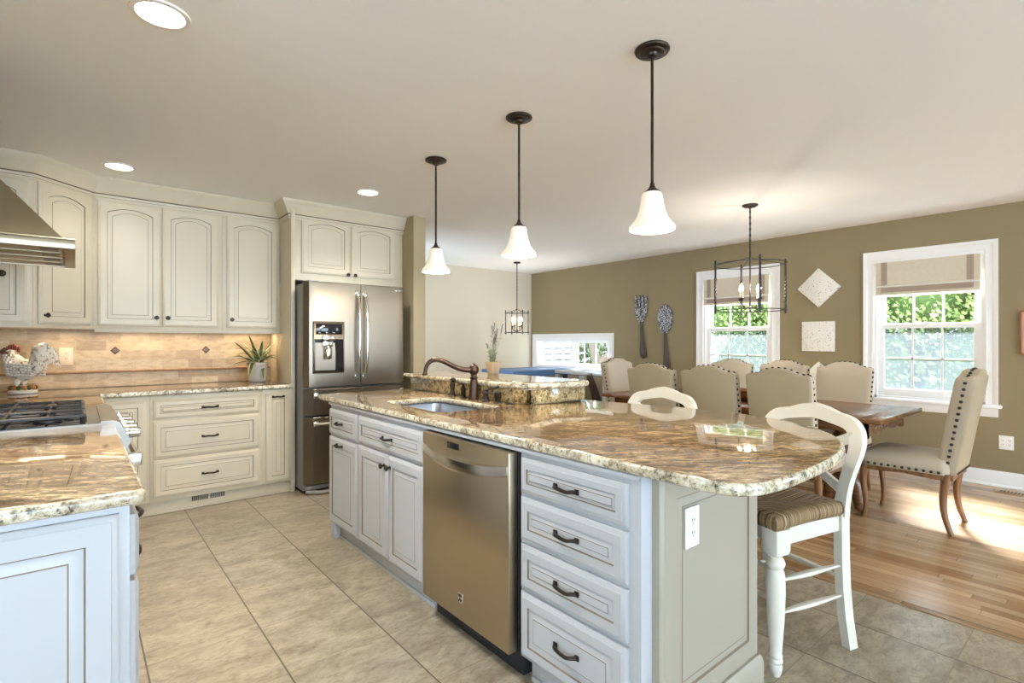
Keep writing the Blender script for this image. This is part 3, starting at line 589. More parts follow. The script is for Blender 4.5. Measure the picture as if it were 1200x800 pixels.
# backsplash, liner and accents
mb = MB(); mb.box(-.999, 1.399, BY - .012, BY - .0005, .922, 1.048, 1); mb.box(-.999, 1.399, BY - .012, BY - .0005, 1.048, UZ - .001, 0)
bs = tag(mb.build('tile_backsplash', ['splash', 'splash_low'], smooth=False), 'tan travertine brick-tile backsplash behind the counter', 'backsplash')
mb = MB(); prof = [(-.012, 1.030), (-.020, 1.031), (-.027, 1.038), (-.028, 1.046), (-.022, 1.052), (-.012, 1.053)]
mb.loops([[(x, BY + d, z) for d, z in prof] for x in (-.99, 1.398)], 0); mb.build('liner_tile', 'liner', bs)
for x in (-.40, .236, .869):
    MB().box(-.023, .023, -.004, .002, -.023, .023, 0, .002, mtx=Matrix.Translation((x, BY - .013, 1.208)) @ Matrix.Rotation(PI / 4, 4, 'Y')).build('accent_tile', 'accent', bs)
# under-cabinet lights
lamp('under_cabinet_lamp', 'AREA', (.52, 5.10, UZ - .012), 1.2, (1, .78, .50), (0, 0, 0), shape='RECTANGLE', size=.75, size_y=.03)
lamp('under_cabinet_lamp', 'AREA', (1.18, 5.10, UZ - .012), .8, (1, .78, .50), (0, 0, 0), shape='RECTANGLE', size=.36, size_y=.03)
lamp('under_cabinet_lamp', 'AREA', (-.15, 5.0, UZ - .012), .8, (1, .78, .50), (0, 0, math.radians(45)), shape='RECTANGLE', size=.36, size_y=.03)
def outlet(name, label, loc, deg, w=.072, h=.118, plate='plate', recept='plate', double=False):
    t = thing(name, label, 'outlet', loc, math.radians(deg)); MB().box(-w / 2, w / 2, -.007, 0, -h / 2, h / 2, 0, .003).build('cover_plate', plate, t)
    mb = MB(); cols = (-.023, .023) if double else (0,)
    for cx in cols:
        for s in (-1, 1):
            z = s * .0195; mb.lathe([(.0165, -.006), (.0165, -.0085), (.001, -.0085)], (cx, 0, z), 20, 0, 'Y')
            for dx in (-.006, .006): mb.box(cx + dx - .0012, cx + dx + .0012, -.0092, -.008, z - .002, z + .008, 1)
            mb.box(cx - .002, cx + .002, -.0092, -.008, z - .010, z - .006, 1)
    mb.build('receptacle', [recept, 'slot'], t); return t
outlet('wall_outlet', 'almond power outlet on the tile backsplash beside the rooster', (-.062, BY - .012, 1.166), 0, .084, .135, 'plate_tan', 'plate_tan')
outlet('wall_outlet', 'white power outlet low on the olive wall right of the dining chair', (WX, .722, .392), -90, .097, .122, double=True)
# ------------------------------------------------------------------ refrigerator
f = thing('refrigerator', 'stainless french-door refrigerator with water and ice dispenser', 'refrigerator', (1.442, 4.36, 0))
W = .925; D0 = .085
mb = MB(); mb.box(.004, W - .004, D0 + .006, .86, .03, 1.765, 0, .004); mb.box(.03, .12, .03, .16, 1.765, 1.79, 0, .006); mb.box(W - .12, W - .03, .03, .16, 1.765, 1.79, 0, .006); mb.build('body', 'steel_dark', f)
def fridge_door(u0, u1, v0, v1, round_l, round_r):
    """a door with a gently bowed face and rounded outer edge"""
    n = 14; sec = [(u0, D0)]
    for k in range(n + 1):
        s = k / n; u = u0 + (u1 - u0) * s; y = 0.0
        if round_l: y += .045 * max(0, 1 - (u - u0) / .055) ** 2
        if round_r: y += .045 * max(0, 1 - (u1 - u) / .055) ** 2
        c = (u - W / 2) / (W / 2); y += .020 * c * c; sec.append((u, y))
    sec.append((u1, D0)); mb = MB()
    b = .006
    def L(z, i): return [(min(max(u, u0 + i), u1 - i), y + (i if y < D0 else 0), z) for u, y in sec]
    mb.loops([L(v0, b), L(v0 + b, 0), L(v1 - b, 0), L(v1, b)], 0); return mb
dl = fridge_door(0, .469, .895, 1.782, True, False).build('door', 'steel', f, angle=25); dr = fridge_door(.475, W, .895, 1.782, False, True).build('door', 'steel', f, angle=25)
d1 = fridge_door(0, W, .660, .883, True, True).build('freezer_drawer', 'steel', f, angle=25); d2 = fridge_door(0, W, .085, .648, True, True).build('freezer_drawer', 'steel', f, angle=25)
def fhandle(par, u, lean):
    pts = [(u, .004, .985), (u, -.028, .995), (u + lean * .4, -.050, 1.09), (u + lean, -.062, 1.34), (u + lean * .4, -.050, 1.59), (u, -.028, 1.685), (u, .004, 1.695)]
    mb = MB(); mb.tube(smooth_pts(pts, 2), .0145, 10); mb.box(u - .016, u + .016, -.004, .012, .955, 1.0, 0, .004); mb.box(u - .016, u + .016, -.004, .012, 1.68, 1.725, 0, .004); mb.build('handle', 'chrome', par)
fhandle(dl, .438, -.004); fhandle(dr, .506, .004)
for par, z in ((d1, .832), (d2, .598)):
    mb = MB(); pts = [(.075, .02, z), (.075, -.03, z), (.11, -.044, z), (W / 2, -.056, z), (W - .11, -.044, z), (W - .075, -.03, z), (W - .075, .02, z)]
    mb.tube(pts, .016, 8); mb.box(.055, .095, -.035, .02, z - .022, z + .022, 0, .006); mb.box(W - .095, W - .055, -.035, .02, z - .022, z + .022, 0, .006); mb.build('handle', 'chrome', par)
# dispenser
ds = MB(); x0, x1, z0, z1 = .066, .318, 1.02, 1.44; 
ds.box(x0 - .006, x1 + .006, -.006, .03, z0 - .008, z1 + .008, 0, .006); dp = ds.build('dispenser', 'steel', dl)
MB().box(x0 + .012, x1 - .016, -.0085, .0, 1.338, 1.43, 0, .004).build('display_panel', 'blackgloss', dp)
for k in range(3): MB().box(.10 + k * .06, .118 + k * .06, -.0092, -.008, 1.352, 1.356).build('display_icon', 'plate', dp)
mb = MB(); mb.prism([(x0, 1.30), (x0, z0 + .01), (x1 - .006, z0 + .01), (x1 - .006, 1.30)], 'Y', -.0075, .0, 0); mb.build('dispenser_cavity', 'blackgloss', dp)
mb = MB(); mb.loops([[(x, y, z) for y, z in ((-.0085, z0 + .018), (-.0085, 1.27), (-.0075, 1.27), (-.0075, z0 + .018))] for x in (x0 + .006, x1 - .075)], 0); mb.build('cavity_liner', 'steel', dp)
mb = MB(); mb.box(.13, .235, -.026, -.004, 1.288, 1.332, 0, .006); mb.build('spout_housing', 'chrome', dp)
mb = MB(); mb.box(.128, .218, -.024, -.008, 1.235, 1.285, 0, .008); mb.lathe([(.030, 0), (.036, .02), (.036, .085), (.03, .10), (.022, .11)], (.173, -.016, 1.13), 16); mb.build('dispenser_lever', 'chrome', dp)
mb = MB(); mb.prism([(x1 - .06, z0 + .02), (x1 - .018, z0 + .02), (x1 - .018, 1.285), (x1 - .082, 1.285)], 'Y', -.010, -.008); mb.build('side_trim', 'blackgloss', dp)
MB().box(.80, .885, -.0, .012, 1.742, 1.750, 0, .001).build('badge', 'chrome', dr)
mb = MB(); mb.box(.02, W - .02, .05, .13, .035, .075, 0, .01); mb.tube([(.02, .06, .03), (.12, .01, .018), (.3, .0, .02), (W - .3, .0, .02), (W - .12, .01, .018), (W - .02, .06, .03)], .018, 8); mb.build('kick_grille', 'steel_dark', f)

# ------------------------------------------------------------------ range and hood
r = thing('gas_range', 'stainless slide-in gas range with black cast-iron grates', 'range', (.125, 2.868, 0), PI / 2)
RW = .766; RD = .66     # local x runs along the wall, y into it; the front faces the island
MB().box(0, RW, 0.0, RD, .10, .905, 0, .004).box(.02, RW - .02, .06, RD, 0, .10).build('body', 'steel_dark', r)
mb = MB(); mb.box(-.002, RW + .002, .04, RD + .01, .905, .927, 0, .003); mb.prism([(-.045, .80), (-.062, .84), (-.020, .925), (.0, .935), (.045, .935), (.045, .80)], 'X', -.001, RW + .001); mb.build('cooktop', 'steel_top', r)
MB().box(.004, RW - .004, .095, RD - .03, .924, .931, 0, .002).build('burner_pan', 'blackgloss', r)
for i in range(3):
    g0 = .006 + i * (RW - .012) / 3 + .003; g1 = .006 + (i + 1) * (RW - .012) / 3 - .003; mb = MB(); zt = .962
    def bar(a, b, w=.006): mb.tube([a, b], w, 6)
    ys = (.10, RD - .05)
    for x in (g0 + .008, g1 - .008): bar((x, ys[0], zt), (x, ys[1], zt), .0075)
    for y in (ys[0], (ys[0] + ys[1]) / 2, ys[1]): bar((g0 + .008, y, zt), (g1 - .008, y, zt), .0075)
    xm = (g0 + g1) / 2
    for yc in (ys[0] + .12, ys[1] - .12):
        for a in range(8):
            ca, sa = math.cos(a * PI / 4), math.sin(a * PI / 4); bar((xm + ca * .03, yc + sa * .03, zt), (xm + ca * (.105 if a % 2 == 0 else .13), yc + sa * (.115 if a % 2 == 0 else .12), zt))
    for x in (g0 + .008, g1 - .008):
        for y in ys: bar((x, y, .934), (x, y, zt), .009)
    mb.build('grate', 'black', r)
    for yc in (ys[0] + .12, ys[1] - .12): MB().lathe([(.05, 0), (.05, .008), (.036, .010), (.036, .018), (.001, .019)], (xm, yc, .934), 20).build('burner', 'black', r)
for x in (.055, .21, .37, .53, .70):
    MB().lathe([(.029, 0), (.029, -.010), (.024, -.013), (.0225, -.050), (.018, -.054), (.001, -.054)], (x, -.045, .868), 18, 0, 'Y').build('control_knob', 'chrome', r)
od = MB().box(.006, RW - .006, -.030, 0, .25, .785, 0, .006).build('oven_door', 'steel', r)
MB().box(.12, RW - .12, -.0315, -.028, .36, .66, 0, .002).build('oven_window', 'blackgloss', od)
mb = MB(); mb.tube([(.02, -.088, .752), (RW - .02, -.088, .752)], .014, 12); mb.box(.006, .045, -.102, -.028, .722, .780, 0, .006); mb.box(RW - .045, RW - .012, -.098, -.028, .730, .774, 0, .006); mb.build('oven_handle', 'chrome', od)
MB().box(.006, RW - .006, -.028, 0, .105, .24, 0, .006).build('warming_drawer', 'steel', r)
h = thing('range_hood', 'stainless canopy range hood on the left wall', 'range hood', (LX, 2.872, 1.669), 0)
HD = .545; HW = .756
mb = MB(); mb.box(.001, HD, 0, .012, 0, .040, 0, .002); mb.box(.001, HD, HW - .012, HW, 0, .040, 0, .002); mb.box(HD - .012, HD, .012, HW - .012, 0, .040, 0, .002); mb.box(.001, HD, .0, HW, .034, .042, 0, .001)
mb.box(HD - .04, HD - .012, .012, HW - .012, .0, .010, 0, .001); mb.build('rim', 'steel_hood', h)
mb = MB(); mb.box(.012, HD - .04, .012, HW - .012, .020, .030)
for k in range(4): y = .02 + k * .184; mb.box(.012, HD - .042, y, y + .135, .002, .014, 0, .004)
mb.build('baffle_filter', 'steel_hood', h)
for k in range(4):
    mb = MB()
    for q in range(3): mb.box(HD - .115, HD - .055, .03 + k * .184 + q * .036, .046 + k * .184 + q * .036, .0012, .003)
    mb.build('filter_slots', 'black', h)
mb = MB(); mb.loops([[(.001, .004, .042), (HD - .04, .004, .042), (HD - .04, HW - .004, .042), (.001, HW - .004, .042)], [(.001, .22, .415), (.20, .22, .415), (.20, HW - .22, .415), (.001, HW - .22, .415)]], 0); mb.build('canopy', 'steel_hood', h, smooth=False)
MB().box(.001, .20, .22, HW - .22, .413, CE - 1.669 - .002, 0, .002).build('chimney', 'steel_hood', h)
lamp('hood_lamp', 'AREA', (-.22, 3.25, 1.662), 2.0, (1, .86, .66), (0, 0, 0), shape='RECTANGLE', size=.10, size_y=.5)

# ------------------------------------------------------------------ island
IX = 1.283
def isl(name, label, y_left, y_right, fronts, **k): return cabinet(name, label, 'cabinet', (IX, y_left, 0), -90, y_left - y_right, .60, BH, fronts, paint='white', toe=.10, **k)
isl('base_cabinet', 'narrow white island cabinet with one drawer over one door, far end by the refrigerator', 3.39, 2.932, [('drawer', .012, .448, .682, .845, [('p', .20, .765, .08)]), ('door', .012, .448, .115, .668, [('p', .20, .628, .08)])])
def sink_body(mb):
    w = .783
    mb.box(0, .018, .0, .6, .10, BH, 0, .0015); mb.box(w - .018, w, .0, .6, .10, BH, 0, .0015); mb.box(.018, w - .018, .01, .6, .10, .118); mb.box(.018, w - .018, .59, .6, .118, BH); mb.box(.0, w, 0, .02, .10, BH, 0, .0015); mb.box(0, w, .055, .075, 0, .10)
isl('sink_base_cabinet', 'white island sink cabinet with a false drawer over two knobbed doors', 2.931, 2.148, [('drawer', .012, .765, .690, .845, [('p', .39, .765)]), ('door', .012, .385, .115, .676, [('k', .357, .618)]), ('door', .393, .765, .115, .676, [('k', .422, .618)])], body=sink_body)
isl('drawer_base_cabinet', 'white island cabinet with a stack of four drawers', 1.480, .937, [('drawer', .012, .500, .720, .850, [('p', .255, .785)]), ('drawer', .012, .500, .545, .705, [('p', .255, .625)]), ('drawer', .012, .500, .368, .530, [('p', .255, .450)]), ('drawer', .012, .500, .115, .353, [('p', .255, .240)])])
struct(MB().box(IX + .040, IX + .056, 2.15, 3.33, 0, .105, 0, .002).box(IX + .04, IX + .056, .94, 1.46, 0, .105, 0, .002).box(IX + .031, IX + .041, 2.15, 3.33, 0, .022, 0, .004).box(IX + .031, IX + .041, .94, 1.46, 0, .022, 0, .004).build('trim_6', 'white'))
MB().box(IX - .0, IX + .06, 3.33, 3.392, 0, .11, 0, .002).build('trim_7', 'white'); struct(bpy.data.objects['trim_7'])
mb = MB(); mb.box(IX - .018, IX + .0, .937, 3.392, .868, .884, 0, .004); struct(mb.build('trim_8', 'white'))
# dishwasher
d = thing('dishwasher', 'brushed stainless dishwasher with a curved top handle', 'dishwasher', (IX, 2.138, 0), -PI / 2); DW = .648
MB().box(.004, DW - .004, .002, .58, .10, .862, 0, .003).build('tub', 'rubber', d); MB().box(.01, DW - .01, .03, .5, .0, .10, 0, .002).build('kick_plate', 'rubber', d)
dd = MB().box(.004, DW - .012, -.043, 0, .105, .862, 0, .004).build('door', ['steel_dw'], d)
n = 16; Ls = []
for k in range(n + 1):
    s = k / n; u = .012 + (DW - .032) * s; q = 4 * s * (1 - s); z1 = .812 - .026 * q; z0 = z1 - (.042 + .012 * q); y = -.043 - .004 - .022 * q
    Ls.append([(u, -.043, z1), (u, y, z1 - .004), (u, y - .003, (z0 + z1) / 2), (u, y, z0 + .004), (u, -.043, z0)])
mb = MB(); mb.loops(Ls, 0); mb.build('handle', 'chrome', dd)
mb = MB(); mb.box(.215, .305, -.0455, -.042, .818, .846, 0, .002); mb.build('badge', 'blackgloss', dd)
mb = MB(); mb.box(.30, .335, -.0452, -.042, .178, .222, 0, .002); mb.build('emblem', 'chrome', dd)
mb = MB(); mb.box(.305, .330, -.0458, -.0448, .205, .216); mb.tube([(.306, -.0455, .186), (.314, -.0455, .198), (.322, -.0455, .188), (.330, -.0455, .2)], .0022, 6); mb.build('emblem_mark', 'black', dd)
# end panel, plinth, island body
ep = thing('island_end_panel', 'beige raised panel on the seating end of the island', 'cabinet panel', (1.336, .936, 0))
panel_front(0, .625, .108, .875, t=.034, fw=.078, glz=.005).build('panel', ['beige', 'glaze'], ep)
mb = MB(); mb.prism([(0, 0), (-.048, 0), (-.048, .085), (-.042, .098), (-.034, .108), (0, .108)], 'X', 0, .632); mb.build('plinth', 'beige', ep)
o = outlet('wall_outlet', 'white power outlet on the beige island end panel', (1.336 + .157, .9015, .695), 0, .078, .128)
cb = thing('island_back_cabinet', 'beige paneled back of the island facing the dining table', 'cabinet', (0, 0, 0))
MB().box(1.884, 1.975, .937, 3.40, 0, BH, 0, .002).box(1.336, 1.884, .9365, .9369, .0, BH).build('carcass', 'beige', cb)
MB().box(1.975, 2.41, 2.21, 3.54, 0, 1.004, 0, .002).build('raised_bar_wall', 'beige', cb)
out = [(1.255, 3.545), (1.255, .84), (1.25, .72), (1.275, .635), (1.36, .592), (1.6, .585), (1.85, .598), (2.07, .645), (2.26, .745), (2.39, .87), (2.475, 1.0), (2.53, 1.15), (2.556, 1.32), (2.552, 1.50), (2.525, 1.70), (2.475, 1.90), (2.43, 2.07), (2.42, 2.20), (1.972, 2.20), (1.972, 3.545)]
cur = smooth_pts(out[1:18], 2); out = [out[0]] + cur + out[18:]
def rrect(x0, x1, y0, y1, r, n=5):
    P = []
    for cx, cy, a0 in ((x1 - r, y1 - r, 0), (x0 + r, y1 - r, 90), (x0 + r, y0 + r, 180), (x1 - r, y0 + r, 270)):
        for k in range(n + 1): a = math.radians(a0 + 90 * k / n); P.append((cx + r * math.cos(a), cy + r * math.sin(a)))
    return P
SK = (1.42, 1.795, 2.24, 2.895)
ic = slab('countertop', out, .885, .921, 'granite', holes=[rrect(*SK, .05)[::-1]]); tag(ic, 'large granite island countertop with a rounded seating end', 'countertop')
br = thing('raised_bar_ledge', 'raised granite ledge behind the island faucet', 'countertop', (0, 0, 0))
MB().box(1.955, 1.974, 2.19, 3.555, .922, 1.004, 0, .002).box(1.955, 2.42, 2.19, 2.2095, .922, 1.004, 0, .002).box(1.955, 2.42, 3.5405, 3.555, .922, 1.004, 0, .002).build('splash_riser', 'granite_riser', br)
pts = [(1.925, 3.60), (1.925, 2.45), (1.935, 2.33), (2.0, 2.23), (2.12, 2.16), (2.30, 2.145), (2.42, 2.15), (2.46, 2.2), (2.46, 3.60)]
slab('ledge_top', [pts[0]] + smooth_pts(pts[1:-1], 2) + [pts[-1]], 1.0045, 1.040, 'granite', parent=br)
# sink
sk = thing('sink', 'undermount stainless steel sink bowl in the island', 'sink', ((SK[0] + SK[1]) / 2, (SK[2] + SK[3]) / 2, .70)); a, b_ = (SK[1] - SK[0]) / 2 + .006, (SK[3] - SK[2]) / 2 + .006
def rl(ax, by, z, r): return [(x, y, z) for x, y in rrect(-ax, ax, -by, by, r)]
mb = MB(); mb.loops([rl(a + .015, b_ + .015, .183, .06), rl(a, b_, .183, .05), rl(a - .006, b_ - .006, .04, .06), rl(a - .03, b_ - .03, .006, .06), rl(.03, .03, .0, .025)], 0, False, True); bw = mb.build('bowl', 'bowl', sk)
sol = bw.modifiers.new('thickness', 'SOLIDIFY'); sol.thickness = .0015; sol.offset = -1
MB().lathe([(.042, .004), (.042, .007), (.03, .008), (.028, .004), (.001, .004)], n=24).build('drain', 'chrome', sk)
# faucet set
f = thing('faucet', 'oil-rubbed bronze faucet with a long arched spout', 'faucet', (1.883, 2.62, .921))
mb = MB(); mb.lathe([(.034, 0), (.035, .006), (.031, .012), (.032, .03), (.026, .095), (.0215, .125), (.0245, .130), (.0245, .137), (.019, .142), (.019, .155), (.026, .163), (.031, .178), (.030, .196), (.022, .210), (.010, .216), (.008, .224), (.001, .226)], n=24); mb.build('body', 'bronze_b', f)
pts = [(0, 0, .182), (-.06, .018, .184), (-.12, .04, .205), (-.175, .06, .238), (-.225, .078, .252), (-.262, .09, .240), (-.282, .097, .205), (-.288, .099, .165)]
mb = MB(); sp = smooth_pts(pts, 2); mb.tube(sp, [.0175 - .0065 * k / (len(sp) - 1) for k in range(len(sp))], 12); mb.lathe([(.016, 0), (.017, .006), (.0125, .016)], (-.2885, .0992, .155), 14); mb.build('spout', 'bronze_b', f)
s = thing('side_sprayer', 'bronze side sprayer left of the faucet body', 'sprayer', (1.89, 2.87, .921))
mb = MB(); mb.lathe([(.026, 0), (.026, .006), (.018, .012), (.016, .03), (.013, .04), (.017, .05), (.019, .075), (.014, .092), (.001, .096)], n=16); mb.build('handle', 'bronze', s)
mb = MB(); mb.lathe([(.010, 0), (.017, .006), (.019, .02), (.012, .032), (.001, .034)], (-.012, 0, .105), 14, axis='X'); mb.tube([(.018, 0, .10), (.026, 0, .09)], .004, 6); mb.build('spray_head', 'bronze', s)
s = thing('soap_dispenser', 'small bronze soap dispenser between sprayer and faucet', 'soap dispenser', (1.89, 2.745, .921))
mb = MB(); mb.lathe([(.023, 0), (.023, .006), (.017, .012), (.0165, .055), (.019, .06), (.012, .068), (.008, .082), (.012, .086), (.010, .092), (.001, .094)], n=16); mb.tube([(0, 0, .088), (-.025, 0, .090), (-.045, 0, .080)], .0045, 8); mb.build('pump', 'bronze', s)
s = thing('hot_water_tap', 'bronze lever tap on the counter right of the spout', 'tap', (1.885, 2.50, .921))
mb = MB(); mb.lathe([(.028, 0), (.028, .006), (.020, .012), (.016, .045), (.020, .052), (.018, .062), (.008, .068), (.001, .07)], n=16); mb.build('post', 'bronze', s)
mb = MB(); mb.tube(smooth_pts([(0, 0, .06), (.01, -.02, .074), (.03, -.05, .078), (.04, -.075, .092)], 1), [.008, .007, .006, .005, .005, .006, .006, .006][:8] if False else .006, 8); mb.build('lever', 'bronze', s)
s = thing('lotion_pump', 'short bronze lotion pump standing right of the lever tap', 'soap dispenser', (1.885, 2.385, .921))
mb = MB(); mb.lathe([(.026, 0), (.026, .005), (.018, .010), (.018, .026), (.021, .03), (.021, .066), (.016, .07), (.001, .071)], n=16); mb.tube([(0, 0, .055), (-.03, .05, .057), (-.045, .085, .053)], .0045, 8); mb.build('pump', 'bronze', s)
s = thing('sink_hole_cap', 'flat bronze cap on the counter beside the lotion pump', 'hole cap', (1.90, 2.295, .921)); MB().lathe([(.024, 0), (.024, .005), (.018, .008), (.001, .009)], n=20).build('cap', 'bronze', s)

# ------------------------------------------------------------------ pendant lamps
def pendant(label, x, y):
    t = thing('pendant_lamp', label, 'pendant lamp', (x, y, CE), 0, 'pendant lamps over the island')
    MB().lathe([(.070, 0), (.072, -.005), (.069, -.011), (.052, -.014), (.049, -.019), (.028, -.022), (.024, -.032), (.010, -.036)], n=28).build('canopy', 'bronze', t)
    MB().tube([(0, 0, -.03), (0, 0, -.60)], .0062, 10).build('rod', 'bronze', t)
    MB().lathe([(.009, -.555), (.010, -.566), (.014, -.572), (.020, -.580), (.034, -.590), (.036, -.596), (.001, -.597)], n=20).build('socket_cap', 'bronze_b', t)
    prof = [(.033, -.592), (.040, -.598), (.043, -.61), (.047, -.64), (.054, -.67), (.066, -.70), (.082, -.722), (.092, -.733), (.0945, -.742), (.091, -.748), (.087, -.742), (.078, -.728), (.062, -.704), (.050, -.672), (.043, -.64), (.039, -.61), (.031, -.60)]
    mb = MB(); mb.lathe(prof, n=36, cap=False); mb.build('shade', 'shade', t)
    MB().ball((0, 0, -.668), (.024, .024, .032)).build('bulb', 'disc', t)
    lamp('pendant_glow', 'POINT', (x, y, CE - .755), 10, (1, .87, .70), shadow_soft_size=.05)
pendant('bronze pendant with white bell shade, nearest and largest over the seating end', 1.830, 1.283); pendant('bronze pendant with white bell shade, middle of the row over the island', 1.830, 2.130); pendant('bronze pendant with white bell shade, farthest over the island sink', 1.835, 2.985)
# ------------------------------------------------------------------ dining table and chairs
t = thing('dining_table', 'long dark-brown wooden trestle dining table', 'table', (4.535, 2.24, 0)); TW = .515; TL = 1.18
mb = MB(); mb.box(-TW, TW, -TL + .13, TL - .13, .733, .765, 0, .004); mb.box(-TW, TW, -TL, -TL + .128, .733, .765, 0, .004); mb.box(-TW, TW, TL - .128, TL, .733, .765, 0, .004); mb.build('tabletop', 'tablewood', t)
mb = MB()
def scallop(L, z1, dep, n=24):
    P = [(-L, z1), (L, z1)]
    for k in range(n + 1):
        s = 1 - 2 * k / n; q = abs(s); P.append((L * s, z1 - dep * (.55 + .45 * (1 if q > .86 else .2 + .5 * abs(math.sin(q * 3.6))))))
    return P
for y in (-TL + .10, TL - .125): mb.prism(scallop(TW - .09, .733, .115), 'Y', y, y + .025)
for x in (-TW + .09, TW - .115): mb.prism(scallop(TL - .10, .733, .11), 'X', x, x + .025)
mb.build('apron', 'tablewood', t)
def pedestal(y):
    mb = MB(); mb.box(-.30, .30, y - .075, y + .075, .64, .733, 0, .012)
    mb.lathe([(.085, .60), (.10, .625), (.10, .64), (.06, .64)][::-1] + [(.055, .585), (.075, .56), (.095, .50), (.10, .44), (.085, .36), (.06, .31), (.055, .28), (.08, .26), (.085, .23), (.085, .17)], (0, y, 0), 24)
    for s in (-1, 1):
        mb.tube(smooth_pts([(0, y + s * .02, .27), (0, y + s * .06, .25), (0, y + s * .09, .17), (0, y + s * .10, .085), (0, y + s * .11, .05), (0, y + s * .12, .05)], 1), [.06, .058, .055, .052, .048, .045, .042, .04, .038, .036][:10], 10, flat=1.0)
        mb.ball((0, y + s * .115, .040), (.048, .045, .040))
    return mb
for y in (-.80, .72): pedestal(y).build('leg', 'tablewood', t)
MB().box(-.045, .045, -.78, .70, .17, .25, 0, .01).build('stretcher', 'tablewood', t)

def make_chair(label, loc, rotz):
    c = thing('dining_chair', label, 'chair', loc, rotz, 'upholstered dining chairs')
    # seat
    mb = MB()
    def R(i, z, r=.05): return [(x, y, z) for x, y in rrect(-.24 + i, .24 - i, -.25 + i, .255 - i, max(r - i * .3, .02), 6)]
    mb.loops([R(.02, .388), R(.0, .392), R(-.004, .43), R(.0, .462), R(.014, .486), R(.05, .503), R(.11, .513), R(.18, .517)], 0); mb.build('seat', 'linen', c, angle=60)
    # back: camel-topped upholstered slab, leaning
    half = [(.205, .395), (.208, .55), (.213, .80), (.217, .98), (.217, 1.035), (.209, 1.048), (.19, 1.054), (.165, 1.053), (.135, 1.060), (.105, 1.077), (.07, 1.090), (.03, 1.096)]
    pts = [(-x, z) for x, z in half] + [(x, z) for x, z in half[::-1]]
    def lean(p): x, y, z = p; return (x, y - .17 * max(0, z - .40) ** 1.06, z)
    def ring(y, i):
        cx, cz = 0, .75; return [lean((x * (1 - i / .25), y, cz + (z - cz) * (1 - i / .36))) for x, z in pts]
    mb = MB(); y0, y1 = -.175, -.285
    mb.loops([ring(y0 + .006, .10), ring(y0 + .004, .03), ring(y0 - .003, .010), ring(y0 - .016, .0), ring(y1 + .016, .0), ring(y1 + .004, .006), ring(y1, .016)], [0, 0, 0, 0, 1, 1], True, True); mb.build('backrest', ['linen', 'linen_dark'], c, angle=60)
    # nailheads down the back edges, over the top and along the seat rail
    mb = MB()
    def along(P, step):
        out = []; acc = 0; last = Vector(P[0]); out.append(last)
        for p in P[1:]:
            p = Vector(p)
            while (p - last).length >= step: last = last + (p - last).normalized() * step; out.append(last.copy())
        return out
    for x, z in along([pts[k] for k in range(len(pts))], .041):
        if z < .42: continue
        if z > 1.03 and abs(x) < .205: n = Vector((0, 0, .001))
        else: n = Vector((.001 * (1 if x > 0 else -1), 0, 0))
        p = lean((x, -.23, z)); mb.ball((p[0] + n.x, p[1], p[2] + n.z), .0108, 0, 8, 5)
    for x, y in along([(-.244, -.20), (-.244, .22), (-.21, .258), (.21, .258), (.244, .22), (.244, -.20)], .040): mb.ball((x, y, .408), .0104, 0, 8, 5)
    for x in [k * .036 for k in range(-5, 6)]: p = lean((x, -.287, .41)); mb.ball(p, .008, 0, 8, 5)
    mb.build('nail_trim', 'nail', c)
    # shaped wooden rail under the seat
    def rail(L, n=18):
        return [(-L, .392), (L, .392)] + [(L * (1 - 2 * k / n), .372 - .014 * abs(math.sin((1 - 2 * k / n) * 2.1)) * (1 if k not in (n // 2,) else .4)) for k in range(n + 1)]
    mb = MB(); mb.prism(rail(.225), 'Y', .226, .246); mb.prism(rail(.21), 'Y', -.27, -.25)
    for x in (-.235, .215): mb.prism(rail(.235), 'X', x, x + .02)
    mb.build('seat_rail', 'legwood', c)
    for s in (-1, 1):
        mb = MB(); mb.tube(smooth_pts([(s * .212, .225, .392), (s * .218, .236, .34), (s * .220, .240, .27), (s * .214, .226, .16), (s * .212, .224, .07), (s * .216, .238, .0)], 2), [.030 - .0145 * min(1, k / 14) for k in range(30)][:22], 10); mb.build('leg', 'legwood', c)
        mb = MB(); mb.tube(smooth_pts([(s * .205, -.235, .40), (s * .206, -.226, .32), (s * .208, -.215, .22), (s * .210, -.225, .11), (s * .213, -.262, .0)], 2), [.028 - .011 * min(1, k / 14) for k in range(30)][:18], 10); mb.build('leg', 'legwood', c)
    return c
ch = make_chair('upholstered dining chair at the window end of the table, turned side-on, all legs visible', (4.632, 1.035, 0), 0)
for lab, x, y, rz in (
    ('upholstered chair, back to the kitchen, nearest of the three in its row', 4.05, 1.572, -90), ('upholstered chair, back to the kitchen, middle of the three in its row', 4.05, 2.092, -90), ('upholstered chair, back to the kitchen, farthest of its row, below the wall spoon', 4.05, 2.612, -90),
    ('upholstered chair across the table, in front of the lowest white board', 4.985, 1.68, 90), ('upholstered chair across the table, middle of the row under the windows', 4.985, 2.20, 90), ('upholstered chair across the table in front of the window behind the chandelier', 4.985, 2.735, 90),
    ('upholstered chair at the far head of the table, pale front facing the kitchen', 4.615, 3.37, 180)):
    dup(ch, (x, y, 0), math.radians(rz), lab)
b = thing('dough_bowl', 'dark carved wooden bowl as centerpiece on the dining table', 'bowl', (4.52, 2.33, .7655)); mb = MB()
mb.loops([[(x * kx, y * ky, z) for x, y in rrect(-1, 1, -1, 1, .95, 6)] for kx, ky, z in ((.09, .20, 0), (.13, .27, .03), (.165, .33, .075), (.172, .34, .09), (.155, .32, .088), (.12, .26, .045), (.07, .17, .02))], 0); mb.build('bowl', 'tablewood', b)

